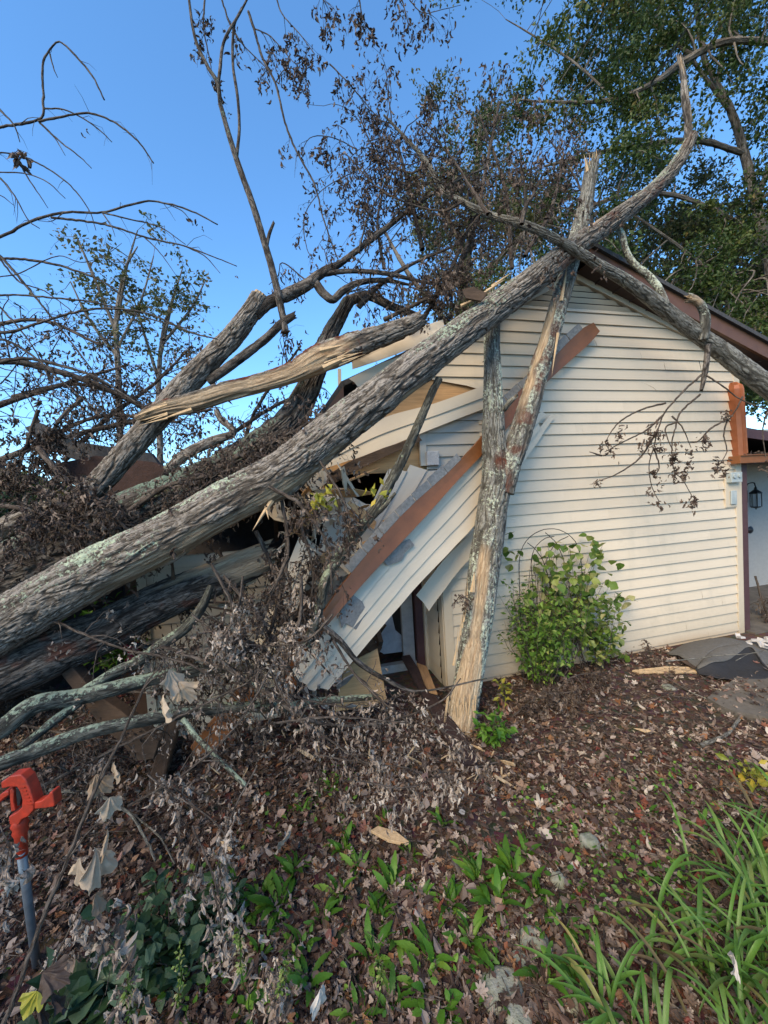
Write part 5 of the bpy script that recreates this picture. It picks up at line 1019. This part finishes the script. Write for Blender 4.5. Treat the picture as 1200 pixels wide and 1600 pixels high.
# strap leaved clumps
def blade(acc,c,az,L,el,wd,droop,rnd,seg=12):
    t=np.linspace(0,1,seg); d=np.array([math.cos(az),math.sin(az),0]); s_=np.array([-d[1],d[0],0]); ang=el-droop*t**1.3; st=L/(seg-1)
    x=np.r_[0,np.cumsum(np.cos(ang[:-1])*st)]; z=np.r_[0,np.cumsum(np.sin(ang[:-1])*st)]; w_=wd*(np.minimum(1,(1-t)*3.2)**.8)*(.75+.25*np.minimum(1,t*4)); w_[-1]=.0005
    C=c+d*x[:,None]+UP*z[:,None]+s_*(.04*L*math.sin(az*7)*t**2)[:,None]; nn=-d*np.sin(ang)[:,None]+UP*np.cos(ang)[:,None]
    A=C-s_*w_[:,None]+nn*w_[:,None]*.45; B_=C+s_*w_[:,None]+nn*w_[:,None]*.45
    V=np.concatenate([A,C,B_]); ix=np.arange(3*seg).reshape(3,seg); acc.add(V,np.stack([ix[:-1,:-1],ix[:-1,1:],ix[1:,1:],ix[1:,:-1]],-1).reshape(-1,4),rnd=rnd)
def clump(x,y,n,L,label,spread=.06,lean=None):
    c=GR(x,y); acc=Acc()
    for k in range(n):
        az=rng.random()*6.28 if lean is None else lean+rng.normal(0,1.1); o=c+np.array([rng.normal(0,spread),rng.normal(0,spread),0])
        blade(acc,o,az,L*(.55+.6*rng.random()),1.35-.25*rng.random(),.0048+.0035*rng.random(),1.2+1.6*rng.random(),rng.random())
    return tag(acc.build('strap_leaf_clump',M['lily'],smooth=True),label,'plant','arching strap leaved clumps at lower right')
clump(1175,1395,38,.42,'upper strap leaved clump at the right edge',.07)
clump(1240,1330,30,.50,'strap leaved clump running off the right edge beyond the others',.08)
clump(1120,1560,64,.36,'front strap leaved clump at the bottom right corner',.09)
clump(985,1600,34,.26,'leftmost strap leaved clump at the bottom edge',.06,lean=2.2)
clump(1200,1500,60,.38,'strap leaved clump between upper and front ones',.09)
# stones
def stone(x,y,rx_,ry_,h,seed,label):
    c=GR(x,y); bm=[]; nu,nv=28,18; u=np.linspace(0,2*math.pi,nu,endpoint=False); v=np.linspace(.02,math.pi-.02,nv); U_,V_=np.meshgrid(u,v)
    D_=np.stack([np.cos(U_)*np.sin(V_),np.sin(U_)*np.sin(V_),np.cos(V_)],-1); R_=.75+.55*fbm(D_*1.3+seed,3,seed)+.08*(noise(D_*7+seed,seed)-.5)
    D2=np.sign(D_)*np.abs(D_)**.8*R_[...,None]*np.array([rx_,ry_,h])+c; ix=np.arange(nu*nv).reshape(nv,nu)
    o=mk('stone',D2.reshape(-1,3),[np.stack([ix[:-1],ix[1:],np.roll(ix,-1,1)[1:],np.roll(ix,-1,1)[:-1]],-1).reshape(-1,4),ix[:1],ix[-1:,::-1]],M['stone'],smooth=True); return tag(o,label,'stone','stones half buried in the litter')
for a in ((920,1322,.045,.04,.055,1,'upright grey stone beside an oak leaf, highest of the stones'),(873,1378,.032,.03,.035,2,'small grey stone right of the biggest weed group'),(785,1548,.07,.06,.03,3,'flat mossy stone at the bottom centre'),(808,1595,.045,.05,.035,4,'pale rounded stone cut by the bottom edge'),(835,1470,.05,.04,.03,5,'brownish stone above the flat mossy one'),(812,1505,.03,.03,.025,6,'small pale stone left of the brownish one'),(890,1560,.05,.04,.02,7,'low stone by the leftmost strap clump'),(1045,1075,.05,.05,.02,8,'flat stone by the concrete path edge')): stone(*a)
# dark shrub with oval leaves, broad leaved seedling, flower stalks
def shrub(name,c,n,rad,h,mat,size,label,cat,tm=OVF,stems=10,seed=1,lx=1.0,group=None):
    t=empty(name,c,label,cat,group); acc=Acc(); al=Acc(); per=n//stems
    for k in range(stems):
        a=rng.random()*6.28; top=c+np.array([math.cos(a)*rad*rng.random()**.5*lx,math.sin(a)*rad*rng.random()**.5,h*(.45+.6*rng.random())]); q=wobble(c+rng.normal(0,rad*.15,3)*[1,1,0],top,.0035,.001,7,.06); tube_into(acc,q,5,.03)
        m=per; tt=.2+.8*rng.random(m); sp=spline(q,30)[(tt*29).astype(int),:3]; d=rng.normal(0,1,(m,3)); d[:,2]=d[:,2]*.5+.1; d/=np.linalg.norm(d,axis=1)[:,None]
        pos=sp+d*(.015+.02*rng.random((m,1)))
        for i,tq in enumerate(tm): s_=np.arange(m)%len(tm)==i; scatter(al,tq,pos[s_],orient(d[s_],rng.normal(0,.6,s_.sum())),size*(.5+.8*rng.random(s_.sum())))
    acc.build('stem',M['bark_twig'],t); al.build('foliage',M[mat],t); return t
shrub('shrub',GR(255,1520),330,.27,.30,'darkleaf',.050,'dark green oval leaved shrub at the bottom left of the picture','shrub',stems=22)
shrub('shrub',GR(150,1590),120,.18,.20,'darkleaf',.085,'broad grey green leaves at the bottom edge left of the dark shrub','shrub',stems=8)
shrub('shrub',GR(330,1450),160,.16,.22,'darkleaf',.045,'small leaved dark shrub behind the big one at lower left','shrub',stems=10)
shrub('seedling',GR(700,1575),12,.07,.05,'weed',.055,'seedling with broad oval leaves at the bottom centre','plant',stems=3,tm=OVF[:1])
shrub('seedling',GR(390,1575),12,.06,.07,'weed',.055,'seedling with long leaf at the bottom edge, left','plant',stems=3,tm=OVF[:1])
def stalk(x,y,x2,y2,Z,label):
    acc=Acc(); a=GR(x,y); b=P(x2,y2,Z); q=wobble(a,b,.002,.001,8,.03); tube_into(acc,q,5,.02); t=empty('flower_stalk',a,label,'plant','thin weed flower stalks'); acc.build('stem',M['weed'],t)
    al=Acc(); m=60; tt=.55+.45*rng.random(m); sp=spline(q,30)[(tt*29).astype(int),:3]; d=rng.normal(0,1,(m,3)); 
    scatter(al,SIMPLE[0],sp+d*.004,orient(d,rng.random(m)),.012); al.build('flower_spike',M['vine'],t)
for a in ((392,1590,372,1450,1.1,'green flower stalk at the bottom, left of the pale thistle stalk'),(415,1600,450,1500,1.1,'green flower stalk leaning right near the bottom left'),(300,1600,282,1465,1.08,'flower stalk rising from the dark shrub'),(205,1600,200,1530,1.05,'short flower stalk at the bottom left'),(580,1600,590,1500,1.2,'dry beige flower stalk at the bottom centre')): stalk(*a)
# trellis with vine and green shrub on the wall
def Wp(x,y,o): return W(x,y,o)
tt=empty('trellis',W(840,1050,.1)*[1,1,0],'black wire trellis with a rounded top standing against the siding','trellis')
acc=Acc()
def wire(pts,o=.10,r=.0035,tk=None): tube_into(acc,np.array([[*W(x,y,o),r] for x,y in pts]),6,.02)
wire([(816,1060),(812,920),(812,870),(820,848),(838,832),(862,826),(885,833),(902,852),(908,880),(914,960),(920,1050)])
wire([(838,1055),(834,930),(830,880),(835,858),(850,842),(866,838)]); wire([(868,1050),(862,930),(850,880),(838,860),(824,848)]); wire([(895,1050),(890,920),(882,880),(870,850),(852,832)])
wire([(850,1055),(848,900),(856,870),(870,848),(888,838)])
for y in (900,960,1010): wire([(812,y),(864,y-3),(915,y-6)],r=.0025)
acc.build('wire_frame',M['black'],tt,smooth=True)
c=W(862,1062,.16)*[1,1,0]
vt=empty('climbing_vine',c,'vine with heart shaped yellowing leaves on the wire trellis','vine'); acc=Acc(); al=Acc()
HE=oval(.15,.25,4,.52)
for k in range(30):
    a=[W(812+110*rng.random(),1055,.12)*[1,1,0],None]; x2=815+130*rng.random(); y2=850+70*rng.random(); b=W(x2,y2,.12+.05*rng.random()); q=wobble(a[0],b,.004,.0015,8,.05); tube_into(acc,q,5,.03)
    m=16; tq=.35+.65*rng.random(m); sp=spline(q,30)[(tq*29).astype(int),:3]+rng.normal(0,.045,(m,3))+WN*.03; d=rng.normal(0,.6,(m,3)); d[:,2]-=.6; scatter(al,HE,sp,orient(d,rng.normal(0,.5,m)+1.57*0),.075*(.5+.7*rng.random(m)))
for x,y in ((805,835),(795,862),(800,880),(808,858),(895,848),(925,845),(930,860),(940,870),(920,838),(935,855),(950,905),(960,880),(962,935),(985,935),(980,940),(975,975),(968,1000),(962,1018),(975,1022),(870,850),(885,855),(905,862)):
    d=rng.normal(0,.5,(3,3)); d[:,2]-=.7; scatter(al,HE,W(x,y,.16)+rng.normal(0,.02,(3,3)),orient(d,rng.normal(0,.4,3)),.07)
acc.build('stem',M['bark_twig'],vt); al.build('foliage',M['vine'],vt)
sh=shrub('shrub',W(850,1066,.26)*[1,1,0],1700,.40,.92,'bushgreen',.047,'bushy bright green shrub before the wire trellis','shrub',tm=SIMPLE,stems=60,lx=1.0)
shrub('shrub',W(940,1048,.20)*[1,1,0],620,.22,.85,'vine',.060,'tall yellow green growth right of the trellis','shrub',tm=OVF,stems=16)
shrub('shrub',GR(772,1165),150,.11,.26,'weed',.055,'little green shrub at the foot of the forked trunk','shrub',tm=SIMPLE,stems=9)
shrub('shrub',GR(790,1110),40,.08,.28,'yellow',.05,'few yellow leaves behind the little green shrub','shrub',tm=SIMPLE,stems=4)
shrub('shrub',GR(1185,1235),60,.12,.14,'yellow',.05,'yellow green seedling patch at the right edge','shrub',tm=SIMPLE,stems=8)
brush('dead_plant',[[(1015,1040,3.4,1),(1012,1010,3.4,.8),(1010,1000,3.4,.5)]],'dry brown weed standing before the wall right of the shrub',.03,3,7,.05,cat='plant',down=-.2)
brush('dead_plant',[[(800,1120,2.8,1.5),(840,1090,2.85,1),(900,1080,2.9,.8)],[(840,1120,2.8,1.2),(890,1060,3.0,1),(950,1050,3.1,.8)]],'withered brown stems and leaves under the green shrub',.04,3.5,18,.12,cat='plant',down=.6,leafmat='dead')
brush('dead_spray',[[(735,940,2.75,1),(720,930,2.75,1),(712,940,2.75,.8)]],'tan curled leaf cluster hanging left of the standing trunk',.035,5,2,.03,down=.8)
# greenery glimpsed behind the log, red blossoms
shrub('shrub',P(175,955,2.7)*[1,1,0]+UP*.55,420,.30,.75,'weed',.06,'green shrub glimpsed between the big trunk and the dark log','shrub',tm=SIMPLE,stems=16)
acc=Acc()
for x,y in ((198,1012),(205,1020),(210,1026),(204,1030),(216,1012),(212,1008)):
    d=rng.normal(0,1,(9,3)); scatter(acc,OVF[0],P(x,y,2.5)+rng.normal(0,.008,(9,3)),orient(d,rng.random(9)*6),.03)
tag(acc.build('blossom',M['red']),'cluster of crimson blossoms under the dark log','flower')

# ================================================================== orange handled pole tool
tl=empty('pole_tool',GR(58,1512),'orange handled tool with grey metal shaft standing in the leaves at left','tool')
ZT=1.32
def tq(zx,zy): return P(zx/2.667,1150+zy/2.667,ZT)
nT=-(RC@np.array([0,0,-1.]))
def ext(acc,pts,th,off=0): 
    V=np.array([tq(*p) for p in pts])+nT*(th/2+off); 
    nn=np.cross(V[1]-V[0],V[2]-V[0]); area=0
    ar=sum(pts[i][0]*pts[(i+1)%len(pts)][1]-pts[(i+1)%len(pts)][0]*pts[i][1] for i in range(len(pts)))
    if ar>0: V=V[::-1]
    poly_prism(acc,V,th,nT)
acc=Acc(); ext(acc,[(25,178),(62,152),(108,145),(128,165),(148,212),(163,262),(160,292),(138,318),(112,330),(100,352),(62,352),(58,318),(92,300),(112,280),(114,250),(104,215),(92,196),(60,196),(30,204)],.040)
ext(acc,[(-12,268),(10,238),(30,222),(52,215),(56,232),(30,250),(10,272)],.032); hdl=bevel(acc.build('handle',M['orange'],tl),.004,3)
acc=Acc(); ext(acc,[(160,262),(188,256),(214,236),(224,220),(236,219),(243,262),(243,280),(200,286),(160,290)],.034); bevel(acc.build('trigger_guard',M['orange'],tl),.004,3)
acc=Acc(); ext(acc,[(54,216),(64,206),(72,222),(70,262),(78,300),(60,306),(56,262)],.026,.0); bevel(acc.build('inner_grip',M['orange'],hdl),.003)
acc=Acc(); ext(acc,[(74,206),(88,210),(98,250),(92,282),(82,286),(78,250)],.018); bevel(acc.build('spring_lever',M['black'],hdl),.002)
a=tq(82,352);b=tq(92,500); ax=(b-a)/np.linalg.norm(b-a); L=np.linalg.norm(b-a); acc=Acc(); u=np.cross(ax,nT); lathe(acc,a,[(.001,-.03),(.017,-.03),(.021,0),(.025,L*.1),(.019,L*.22),(.023,L*.3),(.0175,L*.42),(.017,L*.98),(.0145,L)],20,ax,u); acc.build('collar',M['orange'],tl,smooth=True)
g=GR(58,1512); acc=Acc(); d=(g-b); L2=np.linalg.norm(d); ax=d/L2; u=np.cross(ax,nT); u/=np.linalg.norm(u); lathe(acc,b,[(.0135,-.02),(.0135,L2*.5),(.0135,L2+.02)],20,ax,u); acc.build('shaft',M['steel'],tl,smooth=True)
acc=Each()
for k in range(6): 
    c0=tq(118+k*6,196+k*14); V,F=boxm(c0+nT*.021,np.array([1.,0,0]),np.array([0,0,1.]),nT,.008,.0015,.002); acc.add(V,F)
acc.build('grip_rib',M['orange'],hdl)

# ================================================================== rolled mat and packing at the right
mt=empty('folded_mat',GR(1140,1062),'grey rubber backed mat folded over on itself by the house corner','mat')
def surf(name,f,nu,nv,mat,parent,th=.008):
    V=np.array([f(u,v) for u in np.linspace(0,1,nu) for v in np.linspace(0,1,nv)]); ix=np.arange(nu*nv).reshape(nu,nv)
    o=mk(name,V,np.stack([ix[:-1,:-1],ix[:-1,1:],ix[1:,1:],ix[1:,:-1]],-1).reshape(-1,4),mat,parent,smooth=True); solid(o,th); return o
def crv(pts,n=40): return spline(np.c_[np.array([P(*p) for p in pts]),np.zeros(len(pts))],n)[:,:3]
ridge=crv([(1088,1042,3.34),(1104,1023,3.45),(1126,1011,3.55),(1150,1007,3.6),(1172,1010,3.6),(1200,1022,3.55),(1250,1040,3.5),(1300,1062,3.4)])
hem=crv([(1090,1045,3.30),(1112,1035,3.30),(1138,1032,3.36),(1156,1020,3.45),(1172,1012,3.52),(1186,1026,3.38),(1202,1044,3.25),(1290,1082,3.1)])
back=ridge+np.array([0,.35,0]); back[:,2]=.03
front=crv([(1091,1047,3.28),(1120,1058,3.2),(1150,1064,3.15),(1200,1070,3.1),(1290,1090,3.05)]); front[:,2]=np.maximum(.02,front[:,2]*0+.03)
def ruled(name,A,B,mat,nv=16,bulge=.0,th=.008,w_=.03):
    V=[]
    for i in range(len(A)):
        for v in np.linspace(0,1,nv): p=A[i]*(1-v)+B[i]*v; V.append(p+UP*bulge*math.sin(math.pi*v)+w_*(fbm(p[None]*9,3,5)[0]-.5))
    ix=np.arange(len(A)*nv).reshape(len(A),nv)
    o=mk(name,np.array(V),np.stack([ix[:-1,:-1],ix[:-1,1:],ix[1:,1:],ix[1:,:-1]],-1).reshape(-1,4),mat,mt,smooth=True); solid(o,th)
ruled('top_fold',ridge,hem,M['mat_grey'],bulge=.015); ruled('back_fold',back,ridge,M['mat_grey'],bulge=.03); ruled('underside',hem-WN*.02,front,M['mat_black'],bulge=-.01)
loosepoly('mat_flap',[P(1064,1032,3.45),P(1084,1044,3.33),P(1092,1045,3.32),P(1104,1026,3.44),P(1122,1010,3.62),P(1088,1018,3.62)],.008,M['timber'],None,None,parent=mt)
dm=P(1300,1040,3.4)-P(1100,1040,3.4); bk=np.array([0,1.,0])
acc=Acc(); q0=P(1178,1008,3.7)-UP*.13
for k in range(36):
    d=rng.normal(0,1,3); c0=q0+dm/np.linalg.norm(dm)*rng.uniform(-.05,.5)+bk*rng.normal(0,.06)+UP*(.14+.05*rng.random()); u=np.cross(d,UP);u/=np.linalg.norm(u); d/=np.linalg.norm(d); V,F=boxm(c0,d,u,np.cross(d,u),.025,.02,.008); acc.add(V,F)
tag(acc.build('packing_scraps',M['foam']),'white crumpled scraps heaped on the folded mat','scraps',kind='stuff')
brush('dead_spray',[[(1180,900,4.6,2),(1200,960,4.5,2),(1230,980,4.4,1.5)],[(1190,1000,4.3,2),(1230,940,4.5,2),(1260,990,4.4,1.5)]],'brush of fallen twigs on the porch floor',.05,3,16,.25)

# ================================================================== BACKGROUND TREES
def crown(name,base,limbs,clusters,label,mat,leaf,nleaf,cs,trunkr=.2,cat='tree',group=None,bark='bark',tm=SIMPLE,trunkpath=None,flat=.7,sprays=5):
    """clusters: array of world centres; every cluster is fed by a twig from the nearest limb"""
    t=empty(name,base,label,cat,group)
    if trunkpath is not None: trunk('trunk',trunkpath,M[bark],t,amp=.015,seg=.05,seed=60,pixels=False,lich=.1)
    acc=Acc(); LP=[]
    for q in limbs:
        q=np.asarray(q,float); tube_into(acc,q,7,.12,lich=.15); LP.append(spline(q,30))
    LPc=np.concatenate(LP)
    pos=[];base_r=[]
    for c in clusters:
        j=np.argmin(np.linalg.norm(LPc[:,:3]-c,axis=1)); a=LPc[j]; q=wobble(a[:3],c,min(.02,a[3]*.6),.004,6,.09,-.05); tube_into(acc,q,4,.15)
        br=rng.random()
        for s_ in range(sprays):
            d=rng.normal(0,1,3); d[2]*=flat; e_=c+d*cs*.75; tube_into(acc,wobble(c,e_,.004,.0015,4,.1),3,.2)
            m=nleaf//sprays; tpos=rng.random((m,1))**.7; pos.append(c+(e_-c)*tpos*1.1+rng.normal(0,cs*.20,(m,3))*[1,1,.7]); base_r.append(np.full(m,br))
    acc.build('branch',M[bark],t)
    pos=np.concatenate(pos); br=np.concatenate(base_r); n=len(pos); al=Acc(); pick=rng.integers(0,len(tm),n); d=rng.normal(0,1,(n,3)); d[:,2]-=.3
    for i,q in enumerate(tm): s_=pick==i; m=s_.sum(); scatter(al,q,pos[s_],orient(d[s_],rng.random(m)*6.28),leaf*(.6+.8*rng.random(m)),np.clip(.5*br[s_]+.5*rng.random(m),0,1))
    al.build('foliage',M[mat],t); return t
def pcl(n,f,Z,dz):
    """cluster centres in an outline given by f(x,y)->density, at real depth Z±dz"""
    o=[]
    while len(o)<n:
        x,y=rng.uniform(480,1420),rng.uniform(-260,640)
        if rng.random()<f(x,y): o.append(P(x,y,Z+dz*rng.normal()))
    return np.array(o)
# big oak upper right
def fo(x,y):
    edge=max(0,min(1,(x-(700+ .10*y+ 50*math.sin(y*.021)))/180)); nn=noise(np.array([[x*.011,y*.011,3.]]),91)[0]
    top=1 if y<330 else max(.15,1-(y-330)/330*.6)
    return edge*top*(1 if nn>.43 else .10)
pw_=lambda L: pix(L)
ot=pw_([(1230,800,7.6,17),(1222,620,7.6,14),(1212,480,7.6,12),(1200,400,7.6,10.5),(1180,310,7.6,9.5),(1163,240,7.6,8.5),(1145,180,7.6,7.5),(1120,130,7.6,6),(1100,90,7.6,5),(1080,-60,7.6,3)])
ot[0,2]=-.1
limbs=[ot[3:],pw_([(1400,80,6.5,11),(1200,66,6.5,8),(1130,66,6.5,7),(1070,95,6.5,6),(1020,130,6.5,5),(960,155,6.6,4),(880,160,6.7,3),(800,155,6.8,1.5)]),pw_([(1200,395,7.6,6),(1120,330,7.3,5),(1010,300,7.2,4),(900,330,7.2,3),(820,360,7.2,1.5)]),pw_([(1163,240,7.6,6),(1090,220,7.4,6),(1000,228,7.3,5),(930,240,7.2,4),(850,260,7.2,2)]),
 pw_([(1145,180,7.6,5),(1050,60,7.4,4),(950,0,7.4,3),(850,-20,7.4,2)]),pw_([(1180,310,7.6,5),(1260,150,7.7,4),(1320,0,7.8,3)]),pw_([(1120,130,7.6,4),(1150,-20,7.7,3),(1180,-150,7.8,2)]),pw_([(1222,520,7.6,6),(1130,440,7.4,4),(1040,370,7.3,3),(980,330,7.3,2)]),pw_([(960,155,6.6,3),(900,100,6.7,2.5),(840,60,6.8,2),(790,30,6.8,1)])]
crown('oak_tree',np.array([ot[0,0],ot[0,1],0]),limbs,pcl(450,fo,7.2,.7),'large green oak filling the upper right behind the house','oak',.068,235,.40,trunkpath=ot)
# second oak lower and farther
def fo2(x,y): 
    if y<90 or y>620: return 0
    nn=noise(np.array([[x*.013,y*.013,9.]]),92)[0]; e=max(0,min(1,(x-560)/120))*max(0,min(1,(y-120-(.25*abs(x-740)))/130)); return (e if x<930 else e*.85)*(1 if nn>.43 else .12)
o2=pw_([(700,900,9.5,9),(705,650,9.5,8),(720,480,9.5,7),(740,330,9.5,5),(750,200,9.5,3)]); o2[0,2]=-.1
limbs=[o2[1:],pw_([(712,520,9.5,5),(640,430,9.4,4),(600,360,9.4,2)]),pw_([(720,480,9.5,5),(800,380,9.6,4),(860,300,9.6,2)]),pw_([(730,400,9.5,4),(680,300,9.5,3),(650,230,9.5,1.5)]),pw_([(712,540,9.5,5),(900,480,9.8,4),(1050,430,10,3),(1180,420,10,2)])]
crown('oak_tree',np.array([o2[0,0],o2[0,1],0]),limbs,pcl(310,fo2,9.6,.7),'olive green tree standing behind the crossing of the trunks','oak_olive',.080,210,.5,trunkpath=o2)
def fo3(x,y): return (1 if noise(np.array([[x*.012,y*.012,15.]]),93)[0]>.38 else .2) if (940<x<1400 and 330<y<640) else 0
o3=pw_([(1090,900,12,9),(1095,600,12,8),(1100,450,12,6),(1100,360,12,3)]); o3[0,2]=-.1
crown('oak_tree',np.array([o3[0,0],o3[0,1],0]),[o3[1:],pw_([(1098,520,12,5),(1010,430,12,3),(960,380,12,2)]),pw_([(1098,520,12,5),(1200,430,12,4),(1300,380,12,2)])],pcl(170,fo3,12,1.),'darker oak low behind the right roof slope','oak',.13,160,.65,trunkpath=o3)
# feathery small tree at left
def feather(name,tr,lims,ncl,label,x0,x1,y0,y1,Z,seed):
    t=pw_(tr); t[0,2]=-.1; lm=[pw_(l) for l in lims]
    cs=[]; LPc=np.concatenate([spline(q,30) for q in lm])
    for k in range(ncl):
        j=rng.integers(len(LPc)); cs.append(LPc[j,:3]+rng.normal(0,.42,3)*[1,.6,.7]+[0,0,.12])
    return crown(name,np.array([t[0,0],t[0,1],0]),[t[1:]]+lm,np.array(cs),label,'oak_olive',.095,34,.33,trunkpath=t,flat=.5,sprays=4)
feather('small_tree',[(188,900,9,6),(188,700,9,5.5),(185,590,9,5),(182,500,9,4),(196,420,9,2.5),(215,385,9,1)],[[(182,520,9,3),(150,440,9,2.5),(120,370,9,1.2)],[(184,500,9,3),(200,410,9,2),(215,360,9,1)],[(186,560,9,3),(140,500,9,2),(110,440,9,1)],[(186,540,9,3),(220,470,9,2),(240,400,9,1)]],48,'slender feathery tree against the sky at left',0,0,0,0,9,1)
feather('small_tree',[(250,900,9.6,5),(250,700,9.6,5),(248,600,9.6,4),(255,520,9.6,3),(275,450,9.6,1.5)],[[(250,560,9.6,3),(270,470,9.6,2),(285,420,9.6,1)],[(252,540,9.6,3),(300,480,9.6,2),(320,440,9.6,1)],[(250,600,9.6,3),(225,520,9.6,2),(210,470,9.6,1)]],36,'second feathery tree, thinner, close behind the leaning trunk',0,0,0,0,9,2)
# unseen bush added behind-left of the viewpoint to shade the lower left ground
c=np.array([-3.05,-1.3,2.45]); crown('shade_bush',c*[1,1,0],[[[c[0],c[1],0,.06],[c[0],c[1],1.5,.04],[c[0],c[1],2.6,.02]]],c+rng.normal(0,.42,(46,3))*[1.2,1.2,.9],'unseen leafy bush added behind the viewpoint on the left to shade the ground','oak',.08,110,.3,cat='bush')
# dark evergreen bush at the far left and hedge line
def blob(c,r,n): 
    v=rng.normal(0,1,(n,3)); v/=np.linalg.norm(v,axis=1)[:,None]; return c+v*(rng.random((n,1))**.35)*np.array(r)
c=P(-40,760,6.5); c[2]=1.2
crown('evergreen_bush',c*[1,1,0],[[[c[0],c[1],0,.08],[c[0],c[1],1.5,.05],[c[0],c[1],2.4,.02]]],blob(c+[0,0,.2],(1.0,1.0,1.45),70),'dark evergreen bush at the left edge','conifer',.09,130,.3,cat='bush')
acc=Acc(); al=Acc()
n=26000; a=rng.uniform(-1.5,1.5,n); rr=rng.uniform(24,34,n); hh=rng.random(n)**.8*(3.2+2.2*noise(np.stack([a*9,rr*0,rr*0],-1),95)); pos=np.stack([np.sin(a)*rr,np.cos(a)*rr,hh],-1)
scatter(al,OVF[0],pos,rotm(n),.55*(.6+.8*rng.random(n))); tag(al.build('distant_woods',M['oak']),'low line of distant trees behind the house','woods',kind='stuff')
print('SCENE BUILT', sum(len(o.data.polygons) for o in bpy.data.objects if o.type=='MESH'))
